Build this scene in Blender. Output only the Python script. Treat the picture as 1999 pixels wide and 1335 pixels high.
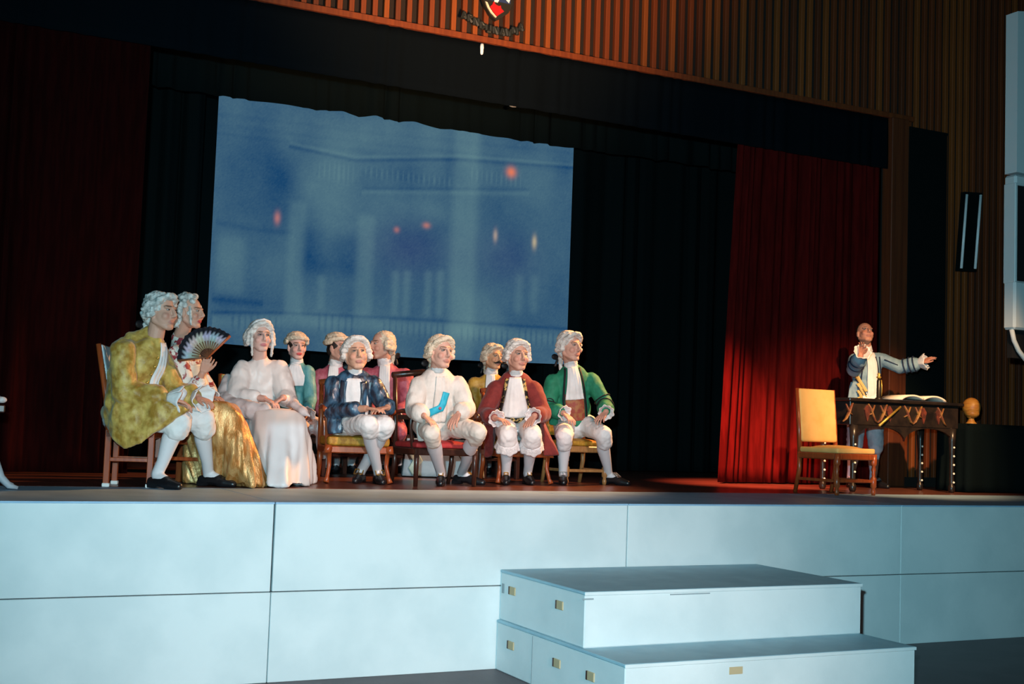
import bpy, bmesh, math, random
import numpy as np
from mathutils import Vector, Matrix
from mathutils.bvhtree import BVHTree

scene = bpy.context.scene
C = scene.collection
for o in list(bpy.data.objects):
    bpy.data.objects.remove(o)
random.seed(7)
rng = np.random.RandomState(11)

# ------------------------------------------------------------------ camera
# world: X along the stage front to the right, Y upstage, Z up, z = 0 stage floor
IMW, IMH, FPX = 1999.0, 1335.0, 2434.0
YAW, PITCH, ROLL = math.radians(26.3), math.radians(3.9), math.radians(2.0)
CAM = np.array([0.0, -7.243, 0.49])
SH = 1.05                                   # stage height
cf = np.array([math.sin(YAW)*math.cos(PITCH), math.cos(YAW)*math.cos(PITCH), math.sin(PITCH)])
_r0 = np.array([math.cos(YAW), -math.sin(YAW), 0.0]); _u0 = np.cross(_r0, cf)
cr = math.cos(ROLL)*_r0 + math.sin(ROLL)*_u0; cu = np.cross(cr, cf)
cam_d = bpy.data.cameras.new('camera'); cam = bpy.data.objects.new('camera', cam_d); C.objects.link(cam)
cam_d.sensor_width = 36.0; cam_d.lens = FPX/IMW*36.0; cam_d.clip_start = 0.05; cam_d.clip_end = 100
cam.matrix_world = Matrix(((cr[0], cu[0], -cf[0], CAM[0]), (cr[1], cu[1], -cf[1], CAM[1]), (cr[2], cu[2], -cf[2], CAM[2]), (0, 0, 0, 1)))
scene.camera = cam

# ------------------------------------------------------------------ world, lights, exposure
w = bpy.data.worlds.new('world'); scene.world = w; w.use_nodes = True
w.node_tree.nodes['Background'].inputs[0].default_value = (0.75, 1.0, 1.0, 1)
w.node_tree.nodes['Background'].inputs[1].default_value = 0.0035
vs = scene.view_settings
vs.view_transform = 'Standard'; vs.look = 'None'; vs.exposure = 0.0; vs.gamma = 1.0; vs.use_curve_mapping = False

def lamp(kind, name, loc, target, energy, color, size=0.3, angle=40, blend=0.6):
    d = bpy.data.lights.new(name, kind); d.energy = energy; d.color = color
    if kind == 'SPOT':
        d.spot_size = math.radians(angle); d.spot_blend = blend; d.shadow_soft_size = size
    elif kind == 'POINT':
        d.shadow_soft_size = size
    else:
        d.size = size
    o = bpy.data.objects.new(name, d); C.objects.link(o); o.location = loc
    if target is not None:
        o.rotation_euler = (Vector(target)-Vector(loc)).to_track_quat('-Z', 'Y').to_euler()
    return o

# the photographer's flash beside the lens
lamp('SPOT', 'camera_flash', (-0.16, -7.2, 0.80), tuple(CAM+cf*10+cr*0.4), 2400, (0.42, 0.85, 1.0), 0.05, 84, 1.0)
# added warm fill for the stage front, kept low to graze the apron
lamp('SPOT', 'added_warm_fill', (2.6, -8.5, 1.1), (3.1, 0.0, -0.5), 1350, (1.0, 0.68, 0.55), 0.5, 44, 1.0)
# front-of-house spot on the seated group
lamp('SPOT', 'front_spotlight', (4.5, -5.5, 4.6), (4.1, 2.3, 0.6), 2050, (1.0, 0.72, 0.62), 0.12, 27, 0.9)
# orange side lantern high at stage right-hand side
lamp('SPOT', 'side_lantern', (8.3, 2.5, 3.7), (4.3, 2.3, 0.7), 2300, (1.0, 0.46, 0.16), 0.10, 44, 0.8)
# lantern on the red curtain foot
lamp('SPOT', 'curtain_lantern', (5.6, 1.2, 3.7), (7.9, 3.05, -0.1), 5200, (1.0, 0.26, 0.14), 0.1, 27, 1.0)
# warm lantern on the singer, chair and desk
lamp('SPOT', 'desk_lantern', (6.6, -3.5, 4.4), (8.6, 2.0, 0.55), 4200, (1.0, 0.58, 0.28), 0.1, 25, 0.9)
# warm house light raking the timber header
lamp('SPOT', 'header_light', (3.9, -1.2, 2.2), (4.6, 3.0, 5.0), 2300, (1.0, 0.50, 0.21), 0.3, 60, 1.0)

# ------------------------------------------------------------------ placement helpers
def ray(px, py):
    return cr*((px-IMW/2)/FPX) - cu*((py-IMH/2)/FPX) + cf
def A(px, py, Y):
    a = ray(px, py); return CAM + a*((Y-CAM[1])/a[1])
def G(px, py, z=0.0):
    a = ray(px, py); return CAM + a*((z-CAM[2])/a[2])
def D(px, py, depth):
    return CAM + ray(px, py)*depth
def depth_of(p):
    return float((np.asarray(p)-CAM) @ cf)
RX = np.array([math.cos(YAW), -math.sin(YAW), 0.0])      # to the right as the audience sees it
TC = np.array([-math.sin(YAW), -math.cos(YAW), 0.0])     # towards the audience
UP = np.array([0, 0, 1.0])
def nrm(v):
    v = np.asarray(v, float); return v/max(1e-9, np.linalg.norm(v))

# ------------------------------------------------------------------ materials
MATS = {}
def mat(name, col, rough=0.7, metal=0.0, col2=None, scale=8.0, detail=4.0, lo=0.4, hi=0.6, bump=0.0, bscale=60.0,
        sheen=0.0, stretch=None, emit=None, attr=False, spec=0.4, wave=None):
    if name in MATS: return MATS[name]
    m = bpy.data.materials.new(name); m.use_nodes = True; nt = m.node_tree; N = nt.nodes; L = nt.links
    b = N['Principled BSDF']; b.inputs['Roughness'].default_value = rough; b.inputs['Metallic'].default_value = metal
    b.inputs['Specular IOR Level'].default_value = spec
    if sheen: b.inputs['Sheen Weight'].default_value = sheen
    c4 = (*col, 1)
    b.inputs['Base Color'].default_value = c4
    tc = N.new('ShaderNodeTexCoord'); vec = tc.outputs['Object']
    if stretch:
        mp = N.new('ShaderNodeMapping'); mp.inputs['Scale'].default_value = stretch; L.new(vec, mp.inputs[0]); vec = mp.outputs[0]
    base = None
    if attr:
        at = N.new('ShaderNodeAttribute'); at.attribute_name = 'Col'; base = at.outputs['Color']
        if emit is None: L.new(base, b.inputs['Base Color'])
    if col2 is not None:
        nz = N.new('ShaderNodeTexNoise'); nz.inputs['Scale'].default_value = scale; nz.inputs['Detail'].default_value = detail
        L.new(vec, nz.inputs['Vector'])
        rp = N.new('ShaderNodeValToRGB'); rp.color_ramp.elements[0].position = lo; rp.color_ramp.elements[1].position = hi
        rp.color_ramp.elements[0].color = c4; rp.color_ramp.elements[1].color = (*col2, 1)
        L.new(nz.outputs['Fac'], rp.inputs[0]); L.new(rp.outputs[0], b.inputs['Base Color'])
    if bump:
        n2 = N.new('ShaderNodeTexNoise'); n2.inputs['Scale'].default_value = bscale; n2.inputs['Detail'].default_value = 3
        L.new(vec, n2.inputs['Vector'])
        bp = N.new('ShaderNodeBump'); bp.inputs['Strength'].default_value = bump; bp.inputs['Distance'].default_value = 0.01
        L.new(n2.outputs['Fac'], bp.inputs['Height']); L.new(bp.outputs[0], b.inputs['Normal'])
    if emit is not None:
        b.inputs['Emission Strength'].default_value = emit
        if base is not None: L.new(base, b.inputs['Emission Color'])
        else: b.inputs['Emission Color'].default_value = c4
    MATS[name] = m
    return m

M_panel = mat('painted_panel', (0.62, 0.68, 0.69), 0.75, col2=(0.70, 0.745, 0.75), scale=2.2, detail=6, bump=0.12, bscale=25)
M_boxtop = mat('step_top_paint', (0.30, 0.48, 0.57), 0.55, col2=(0.35, 0.54, 0.62), scale=5, bump=0.1)
M_apron = mat('apron_paint', (0.27, 0.43, 0.60), 0.5, col2=(0.33, 0.50, 0.67), scale=3, detail=6, bump=0.1)
M_joint = mat('joint_dark', (0.03, 0.035, 0.04), 0.9)
M_stage = mat('stage_boards', (0.10, 0.032, 0.022), 0.28, col2=(0.16, 0.055, 0.035), scale=2.5, detail=8, stretch=(0.6, 6, 1), bump=0.05)
M_hall = mat('hall_floor', (0.075, 0.055, 0.062), 0.5, col2=(0.095, 0.07, 0.078), scale=3, detail=8, bump=0.1)
M_slat = mat('slat_timber', (0.125, 0.023, 0.004), 0.65, col2=(0.175, 0.036, 0.006), scale=2.0, detail=8, stretch=(14, 14, 0.5), bump=0.15, bscale=30)
M_slat2 = mat('slat_timber_pale', (0.175, 0.041, 0.006), 0.65, col2=(0.24, 0.058, 0.008), scale=2.0, detail=8, stretch=(14, 14, 0.5), bump=0.15, bscale=30)
M_slat3 = mat('slat_timber_dark', (0.085, 0.017, 0.004), 0.65, col2=(0.12, 0.026, 0.006), scale=2.0, detail=8, stretch=(14, 14, 0.5), bump=0.15, bscale=30)
M_wallback = mat('header_backing', (0.012, 0.007, 0.005), 0.9)
M_black = mat('black_drape', (0.0042, 0.0075, 0.008), 0.95, spec=0.02, bump=0.2, bscale=40)
M_valance = mat('black_border_cloth', (0.0026, 0.0046, 0.0068), 0.95, spec=0.02)
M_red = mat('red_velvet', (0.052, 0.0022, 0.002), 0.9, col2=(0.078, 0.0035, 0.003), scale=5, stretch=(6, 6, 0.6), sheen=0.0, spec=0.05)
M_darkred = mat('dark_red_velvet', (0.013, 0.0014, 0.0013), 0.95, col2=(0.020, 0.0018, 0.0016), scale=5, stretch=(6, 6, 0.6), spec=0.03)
M_skin = mat('skin', (0.6, 0.35, 0.26), 0.55, attr=True, bump=0.05, bscale=150)
M_wood = mat('chair_wood', (0.26, 0.046, 0.012), 0.3, col2=(0.34, 0.07, 0.018), scale=6, stretch=(8, 8, 1), spec=0.5)
M_woodlight = mat('chair_wood_honey', (0.34, 0.15, 0.05), 0.32, col2=(0.42, 0.20, 0.07), scale=6, stretch=(8, 8, 1), spec=0.5)
M_wooddark = mat('chair_wood_dark', (0.035, 0.012, 0.008), 0.28, col2=(0.055, 0.018, 0.012), scale=6, stretch=(8, 8, 1), spec=0.5)
M_goldseat = mat('gold_upholstery', (0.34, 0.15, 0.012), 0.6, col2=(0.52, 0.27, 0.03), scale=30, detail=4, bump=0.2)
M_redseat = mat('red_upholstery', (0.34, 0.02, 0.022), 0.65, col2=(0.42, 0.03, 0.03), scale=20)
M_creamseat = mat('cream_upholstery', (0.74, 0.40, 0.115), 0.75, col2=(0.82, 0.47, 0.15), scale=6, bump=0.15, bscale=120)
M_paleback = mat('pale_chair_cloth', (0.55, 0.58, 0.62), 0.8, col2=(0.70, 0.72, 0.74), scale=14)
M_cap = mat('white_rubber', (0.7, 0.7, 0.68), 0.6)
M_shoe = mat('black_leather', (0.008, 0.008, 0.010), 0.32, spec=0.5)
M_stock = mat('white_stocking', (0.70, 0.67, 0.69), 0.8, bump=0.08, bscale=200)
M_white = mat('white_linen', (0.74, 0.70, 0.69), 0.85, col2=(0.80, 0.77, 0.76), scale=12, bump=0.2, bscale=45)
M_lace = mat('lace', (0.66, 0.62, 0.62), 0.85, col2=(0.80, 0.76, 0.76), scale=70, bump=0.5, bscale=90)
M_wig = mat('powdered_wig', (0.55, 0.50, 0.46), 0.75, col2=(0.76, 0.71, 0.66), scale=22, stretch=(1, 1, 2.5), bump=0.6, bscale=70)
M_wigwarm = mat('powdered_wig_blond', (0.60, 0.46, 0.33), 0.75, col2=(0.78, 0.64, 0.48), scale=22, stretch=(1, 1, 2.5), bump=0.6, bscale=70)
M_wiggrey = mat('grey_curl_wig', (0.36, 0.36, 0.34), 0.75, col2=(0.66, 0.66, 0.63), scale=28, bump=0.6, bscale=70)
M_hair = mat('dark_hair', (0.018, 0.010, 0.008), 0.6, bump=0.4, bscale=90)
M_ribbon = mat('black_ribbon', (0.006, 0.006, 0.008), 0.5)
M_gold = mat('gold_braid', (0.50, 0.30, 0.05), 0.35, metal=0.6, col2=(0.62, 0.42, 0.10), scale=40)
M_brass = mat('brass', (0.62, 0.36, 0.10), 0.3, metal=0.9)
M_silver = mat('silver_buckle', (0.6, 0.6, 0.58), 0.3, metal=0.9)
M_yellow = mat('yellow_brocade', (0.33, 0.17, 0.018), 0.5, col2=(0.60, 0.40, 0.10), scale=17, detail=8, lo=0.38, hi=0.62, bump=0.35, bscale=35, sheen=0.2)
M_floral = mat('floral_bodice', (0.30, 0.03, 0.04), 0.6, col2=(0.72, 0.66, 0.58), scale=24, detail=2, lo=0.44, hi=0.52, bump=0.2)
M_goldlame = mat('gold_lame', (0.46, 0.19, 0.045), 0.38, metal=0.35, col2=(0.70, 0.40, 0.16), scale=9, detail=7, stretch=(3, 3, 0.7), bump=0.35, bscale=50)
M_creamsatin = mat('cream_satin', (0.66, 0.54, 0.40), 0.45, col2=(0.76, 0.66, 0.54), scale=8, bump=0.1)
M_gown = mat('pink_white_satin', (0.72, 0.60, 0.55), 0.42, col2=(0.78, 0.68, 0.64), scale=3, bump=0.08, bscale=25, sheen=0.2)
M_gownskirt = mat('gown_skirt_satin', (.7, .6, .55), 0.42, attr=True, bump=0.08, bscale=25, sheen=0.2)
M_gownwhite = mat('white_satin_front', (0.80, 0.76, 0.77), 0.45, bump=0.08, bscale=25)
M_teal = mat('teal_satin', (0.05, 0.22, 0.24), 0.5, col2=(0.12, 0.33, 0.33), scale=10, bump=0.2)
M_rose = mat('rose_brocade', (0.34, 0.06, 0.09), 0.55, col2=(0.48, 0.12, 0.16), scale=16, detail=5, bump=0.3)
M_bluesilk = mat('blue_shot_silk', (0.010, 0.018, 0.035), 0.35, col2=(0.05, 0.13, 0.22), scale=9, detail=5, stretch=(2.5, 2.5, 1), lo=0.42, hi=0.66, bump=0.25, bscale=25, spec=0.7)
M_whitecoat = mat('ivory_coat', (0.66, 0.58, 0.52), 0.75, col2=(0.74, 0.66, 0.60), scale=14, bump=0.3, bscale=60)
M_ivory = mat('ivory_breeches', (0.66, 0.56, 0.49), 0.7, col2=(0.72, 0.63, 0.56), scale=5, bump=0.1)
M_sash = mat('turquoise_ribbon', (0.015, 0.36, 0.52), 0.5, col2=(0.03, 0.45, 0.6), scale=20)
M_goldcoat = mat('gold_brocade', (0.42, 0.19, 0.015), 0.5, col2=(0.60, 0.34, 0.06), scale=14, detail=6, bump=0.35)
M_maroon = mat('maroon_wool', (0.17, 0.016, 0.014), 0.8, col2=(0.21, 0.022, 0.018), scale=30, bump=0.15, bscale=120, sheen=0.15)
M_green = mat('green_wool', (0.010, 0.165, 0.085), 0.7, col2=(0.016, 0.21, 0.11), scale=20, bump=0.15, bscale=100)
M_blacktrim = mat('black_braid', (0.006, 0.007, 0.008), 0.7)
M_blackgold = mat('black_gold_braid', (0.008, 0.007, 0.006), 0.5, col2=(0.50, 0.32, 0.10), scale=38, detail=2, lo=0.5, hi=0.56)
M_waist = mat('rust_waistcoat', (0.30, 0.05, 0.03), 0.6, col2=(0.36, 0.14, 0.05), scale=26, detail=3)
M_whitewool = mat('white_breeches', (0.78, 0.74, 0.73), 0.75, bump=0.15, bscale=40)
M_ltblue = mat('light_blue_coat', (0.16, 0.26, 0.34), 0.6, col2=(0.24, 0.36, 0.42), scale=10, bump=0.2)
M_navy = mat('navy_stripe', (0.012, 0.020, 0.05), 0.7)
M_yelstripe = mat('yellow_stripe', (0.62, 0.42, 0.13), 0.6)
M_greybreech = mat('blue_grey_breeches', (0.30, 0.34, 0.40), 0.7, col2=(0.40, 0.43, 0.48), scale=9, bump=0.2)
M_desk = mat('ebonised_desk', (0.010, 0.008, 0.008), 0.3, col2=(0.022, 0.015, 0.012), scale=8, spec=0.5)
M_orn = mat('painted_scroll', (0.26, 0.12, 0.03), 0.55, col2=(0.14, 0.04, 0.02), scale=18, detail=5)
M_orn2 = mat('red_lozenge', (0.16, 0.035, 0.02), 0.5, col2=(0.07, 0.02, 0.015), scale=18, detail=5)
M_stud = mat('ivory_stud', (0.85, 0.82, 0.70), 0.3)
M_paper = mat('book_page', (0.78, 0.68, 0.56), 0.8)
M_cover = mat('book_cover', (0.03, 0.04, 0.07), 0.6)
M_block = mat('wig_block_wood', (0.50, 0.22, 0.035), 0.45, col2=(0.40, 0.15, 0.025), scale=14, stretch=(1, 1, 4))
M_pa = mat('pale_cabinet', (0.62, 0.68, 0.70), 0.5)
M_pablack = mat('black_grille', (0.004, 0.004, 0.005), 0.8, bump=0.5, bscale=200)
M_alu = mat('pale_metal_strip', (0.85, 0.92, 0.95), 0.35)
M_hole = mat('bare_wood', (0.50, 0.38, 0.22), 0.7)
M_scuff = mat('scuff_mark', (0.28, 0.33, 0.35), 0.8)
M_shieldwhite = mat('shield_cream', (0.70, 0.62, 0.48), 0.5)
M_shieldred = mat('shield_red', (0.42, 0.01, 0.015), 0.5)
M_shieldblue = mat('shield_blue', (0.02, 0.04, 0.12), 0.5)
M_shielddark = mat('shield_border', (0.012, 0.012, 0.010), 0.6)
M_letter = mat('dark_letter', (0.012, 0.016, 0.016), 0.6)
M_fan = mat('fan_leaf', (0.5, 0.5, 0.5), 0.7, attr=True)
M_fanstick = mat('fan_stick', (0.16, 0.055, 0.025), 0.5)
M_fanred = mat('fan_guard', (0.50, 0.10, 0.03), 0.45)
M_screen = mat('projection_cloth', (0.004, 0.005, 0.006), 0.9, attr=True, emit=0.86, spec=0.0)
M_cloth = mat('pale_blue_cloth', (0.30, 0.38, 0.42), 0.7, col2=(0.42, 0.48, 0.50), scale=4, bump=0.1)
M_clothgreen = mat('pale_green_cloth', (0.34, 0.46, 0.38), 0.6, col2=(0.44, 0.55, 0.46), scale=6)
M_eye = mat('eye', (0.5, 0.5, 0.5), 0.25, attr=True)
M_must = mat('moustache_hair', (0.008, 0.006, 0.006), 0.8)
M_shawl = mat('sheer_shawl', (0.55, 0.44, 0.42), 0.6, col2=(0.66, 0.55, 0.53), scale=8, bump=0.2)
M_pinkcuff = mat('pink_lace', (0.70, 0.50, 0.46), 0.8, col2=(0.78, 0.66, 0.64), scale=40, bump=0.4)
M_whitelegs = mat('pale_painted_leg', (0.42, 0.44, 0.48), 0.5)
M_trinket = mat('silver_trinket', (0.6, 0.55, 0.62), 0.25, metal=0.6)
M_lens = mat('small_white_lamp', (0.75, 0.85, 0.95), 0.4)

# ------------------------------------------------------------------ object helpers
def link(name, me, m, parent=None, smooth=True):
    o = bpy.data.objects.new(name, me); C.objects.link(o)
    if m is not None and len(me.materials) == 0: me.materials.append(m)
    if parent is not None: o.parent = parent
    if smooth and len(me.polygons):
        me.polygons.foreach_set('use_smooth', np.ones(len(me.polygons), dtype=bool))
    return o
def tag(o, label=None, cat=None, group=None, kind=None):
    if label: o['label'] = label
    if cat: o['category'] = cat
    if group: o['group'] = group
    if kind: o['kind'] = kind
    return o
def thing(name, label, cat, loc=(0, 0, 0), rz=0.0, group=None):
    o = bpy.data.objects.new(name, None); C.objects.link(o); o.location = loc; o.rotation_euler = (0, 0, rz)
    o.empty_display_size = 0.1
    return tag(o, label, cat, group)
def pymesh(name, v, f):
    me = bpy.data.meshes.new(name); me.from_pydata([tuple(map(float, p)) for p in v], [], f); me.update(); return me

class MB:
    def __init__(s): s.v = []; s.f = []
    def _add(s, v, f):
        n = len(s.v); s.v += [tuple(map(float, p)) for p in v]; s.f += [tuple(i+n for i in q) for q in f]; return s
    def box(s, c, size, bev=0.0, rot=None):
        bm = bmesh.new(); bmesh.ops.create_cube(bm, size=1.0)
        bmesh.ops.scale(bm, vec=size, verts=bm.verts)
        if bev: bmesh.ops.bevel(bm, geom=bm.edges[:], offset=bev, segments=1, affect='EDGES')
        if rot is not None: bmesh.ops.rotate(bm, cent=(0, 0, 0), matrix=rot, verts=bm.verts)
        bmesh.ops.translate(bm, vec=c, verts=bm.verts); bm.verts.index_update()
        s._add([v.co[:] for v in bm.verts], [tuple(v.index for v in f.verts) for f in bm.faces]); bm.free(); return s
    def box2(s, lo, hi, bev=0.0):
        return s.box([(a+b)/2 for a, b in zip(lo, hi)], [abs(b-a) for a, b in zip(lo, hi)], bev)
    def tube(s, path, rad, n=10, flat=None):
        path = [np.array(p, float) for p in path]
        if not hasattr(rad, '__len__'): rad = [rad]*len(path)
        rings = []; ref = None
        for i, p in enumerate(path):
            t = nrm(path[min(i+1, len(path)-1)]-path[max(i-1, 0)])
            if ref is None: ref = np.array([0, 0, 1.0]) if abs(t[2]) < 0.9 else np.array([1.0, 0, 0])
            a = nrm(np.cross(t, ref)); b = np.cross(a, t); ref = b
            rings.append([p+rad[i]*(math.cos(k*2*math.pi/n)*a+math.sin(k*2*math.pi/n)*b*(flat or 1)) for k in range(n)])
        v = [q for r in rings for q in r]; f = []
        for i in range(len(rings)-1):
            for k in range(n):
                f.append((i*n+k, i*n+(k+1) % n, (i+1)*n+(k+1) % n, (i+1)*n+k))
        f.append(tuple(range(n-1, -1, -1))); f.append(tuple((len(rings)-1)*n+k for k in range(n)))
        return s._add(v, f)
    def lathe(s, prof, c=(0, 0, 0), n=14):
        v = [(c[0]+r*math.cos(2*math.pi*k/n), c[1]+r*math.sin(2*math.pi*k/n), c[2]+z) for r, z in prof for k in range(n)]; f = []
        for i in range(len(prof)-1):
            for k in range(n):
                f.append((i*n+k, i*n+(k+1) % n, (i+1)*n+(k+1) % n, (i+1)*n+k))
        f.append(tuple(range(n-1, -1, -1))); f.append(tuple((len(prof)-1)*n+k for k in range(n)))
        return s._add(v, f)
    def prism(s, pts, y0, y1):            # outline in XZ, extruded along Y
        n = len(pts); v = [(x, y0, z) for x, z in pts]+[(x, y1, z) for x, z in pts]
        f = [tuple(range(n)), tuple(range(2*n-1, n-1, -1))]+[(i, i+n, (i+1) % n+n, (i+1) % n) for i in range(n)]
        return s._add(v, f)
    def sphere(s, c, r, n=8):
        prof = [(max(1e-4, math.sin(math.pi*i/n)), -math.cos(math.pi*i/n)) for i in range(n+1)]
        r3 = r if hasattr(r, '__len__') else (r, r, r); m = 12
        v = [(c[0]+r3[0]*a*math.cos(2*math.pi*k/m), c[1]+r3[1]*a*math.sin(2*math.pi*k/m), c[2]+r3[2]*z) for a, z in prof for k in range(m)]; f = []
        for i in range(n):
            for k in range(m): f.append((i*m+k, i*m+(k+1) % m, (i+1)*m+(k+1) % m, (i+1)*m+k))
        f.append(tuple(range(m-1, -1, -1))); f.append(tuple(n*m+k for k in range(m)))
        return s._add(v, f)
    def mesh(s, name):
        me = pymesh(name, s.v, s.f)
        bm = bmesh.new(); bm.from_mesh(me); bmesh.ops.recalc_face_normals(bm, faces=bm.faces); bm.to_mesh(me); bm.free()
        return me
    def build(s, name, m, parent=None, smooth=False, off=None):
        me = s.mesh(name)
        if off is not None: me.transform(Matrix.Translation(-Vector(off)))
        o = link(name, me, m, parent, smooth)
        return o

def sheet(grid, th):
    """grid (n,m,3) -> closed thick sheet (verts, faces)"""
    g = np.asarray(grid, float); n, m = g.shape[:2]
    du = np.gradient(g, axis=0); dv = np.gradient(g, axis=1)
    N = np.cross(du, dv); N /= np.maximum(1e-9, np.linalg.norm(N, axis=2, keepdims=True))
    a = (g+N*th/2).reshape(-1, 3); b = (g-N*th/2).reshape(-1, 3); o = n*m
    f = []
    idx = lambda i, j: i*m+j
    for i in range(n-1):
        for j in range(m-1):
            q = (idx(i, j), idx(i+1, j), idx(i+1, j+1), idx(i, j+1)); f.append(q); f.append(tuple(o+k for k in q[::-1]))
    for i in range(n-1):
        f.append((idx(i, 0), o+idx(i, 0), o+idx(i+1, 0), idx(i+1, 0)))
        f.append((idx(i, m-1), idx(i+1, m-1), o+idx(i+1, m-1), o+idx(i, m-1)))
    for j in range(m-1):
        f.append((idx(0, j), idx(0, j+1), o+idx(0, j+1), o+idx(0, j)))
        f.append((idx(n-1, j), o+idx(n-1, j), o+idx(n-1, j+1), idx(n-1, j+1)))
    return np.vstack([a, b]), f
def sheet_obj(name, grid, th, m, parent=None, off=None, smooth=True):
    v, f = sheet(grid, th)
    if off is not None: v = v-np.asarray(off)
    return link(name, pymesh(name, v, f), m, parent, smooth)

def vnoise(P, scale=1.0, seed=0):
    P = np.asarray(P, float)*scale+seed*17.31; I = np.floor(P); F = P-I; F = F*F*(3-2*F); out = 0
    for dx in (0, 1):
        for dy in (0, 1):
            for dz in (0, 1):
                h = np.sin((I[:, 0]+dx)*127.1+(I[:, 1]+dy)*311.7+(I[:, 2]+dz)*74.7)*43758.5453; h = h-np.floor(h)
                out = out+h*(F[:, 0] if dx else 1-F[:, 0])*(F[:, 1] if dy else 1-F[:, 1])*(F[:, 2] if dz else 1-F[:, 2])
    return out*2-1
def smoothstep(a, b, x):
    t = np.clip((x-a)/(b-a), 0, 1); return t*t*(3-2*t)

# ------------------------------------------------------------------ soft bodies: unions of capsules, ellipsoids, hulls
def _ico(n):
    bm = bmesh.new(); bmesh.ops.create_icosphere(bm, subdivisions=n, radius=1.0); bm.verts.index_update()
    r = (np.array([v.co[:] for v in bm.verts]), [tuple(v.index for v in f.verts) for f in bm.faces]); bm.free(); return r
ICO2 = _ico(2); ICO3 = _ico(3)
def cap(a, b, ra, rb=None): return ('c', np.asarray(a, float), np.asarray(b, float), ra, ra if rb is None else rb)
def chain(pts, rads): return [cap(pts[i], pts[i+1], rads[i], rads[i+1]) for i in range(len(pts)-1)]
def ell(c, r, ax=None): return ('e', np.asarray(c, float), np.asarray(r, float), np.eye(3) if ax is None else np.asarray(ax, float))
def hull(pts): return ('h', np.asarray(pts, float))
def blob(prims, voxel, smooth=2, name='blob'):
    V = []; Fc = []; n = 0
    def put(v, f):
        nonlocal n
        V.append(v); Fc.extend([tuple(i+n for i in q) for q in f]); n += len(v)
    for p in prims:
        if p[0] == 'c':
            _, a, b, ra, rb = p
            put(ICO2[0]*ra+a, ICO2[1]); put(ICO2[0]*rb+b, ICO2[1])
            L = np.linalg.norm(b-a)
            if L > 1e-4:
                t = (b-a)/L; rf = np.array([0, 0, 1.0]) if abs(t[2]) < 0.9 else np.array([1.0, 0, 0])
                u = nrm(np.cross(t, rf)); w_ = np.cross(t, u); k = 16
                an = [2*math.pi*i/k for i in range(k)]
                ri = lambda c, r: np.array([c+r*(math.cos(x)*u+math.sin(x)*w_) for x in an])
                v = np.vstack([ri(a, ra*.995), ri(b, rb*.995)])
                f = [(i, (i+1) % k, k+(i+1) % k, k+i) for i in range(k)]+[tuple(range(k-1, -1, -1)), tuple(range(k, 2*k))]
                put(v, f)
        elif p[0] == 'e':
            _, c, r, ax = p
            put((ICO3[0]*r) @ ax + c, ICO3[1])
        else:
            bm = bmesh.new()
            for q in p[1]: bm.verts.new(q)
            res = bmesh.ops.convex_hull(bm, input=bm.verts)
            bmesh.ops.delete(bm, geom=list({g for g in res['geom_interior']+res['geom_unused'] if isinstance(g, bmesh.types.BMVert)}), context='VERTS')
            bm.verts.index_update()
            put(np.array([v.co[:] for v in bm.verts]), [tuple(v.index for v in f.verts) for f in bm.faces]); bm.free()
    me = bpy.data.meshes.new(name); me.from_pydata(np.vstack(V).tolist(), [], Fc); me.update()
    ob = bpy.data.objects.new('tmp_blob', me); C.objects.link(ob)
    r = ob.modifiers.new('r', 'REMESH'); r.mode = 'VOXEL'; r.voxel_size = voxel; r.adaptivity = 0.0
    if smooth:
        s = ob.modifiers.new('s', 'SMOOTH'); s.factor = 0.5; s.iterations = smooth
    dg = bpy.context.evaluated_depsgraph_get()
    out = bpy.data.meshes.new_from_object(ob.evaluated_get(dg)); out.name = name
    bpy.data.objects.remove(ob); bpy.data.meshes.remove(me)
    return out
def coords(me):
    a = np.empty(len(me.vertices)*3); me.vertices.foreach_get('co', a); return a.reshape(-1, 3)
def normals(me):
    a = np.empty(len(me.vertices)*3); me.vertices.foreach_get('normal', a); return a.reshape(-1, 3)
def setco(me, co):
    me.vertices.foreach_set('co', np.ascontiguousarray(co, dtype=np.float32).ravel()); me.update()
def displace(me, amp, scale, seed=0, stretch=(1, 1, 1)):
    co = coords(me); no = normals(me); st = np.asarray(stretch)
    d = vnoise(co*st, scale, seed)+0.5*vnoise(co*st, scale*2.1, seed+3)
    setco(me, co+no*(amp*d)[:, None])
def colour(me, col):
    at = me.attributes.new('Col', 'FLOAT_COLOR', 'POINT')
    c = np.ones((len(me.vertices), 4), np.float32); c[:, :3] = col; at.data.foreach_set('color', c.ravel())

# ================================================================== THE SETTING
def struct(o, label=None): return tag(o, label, None, None, 'structure')
# hall floor
struct(MB().box2((-9, -12, -SH-0.1), (15, 0.0, -SH)).build('floor', M_hall), 'dark brown hall floor in front of the stage')
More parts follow.
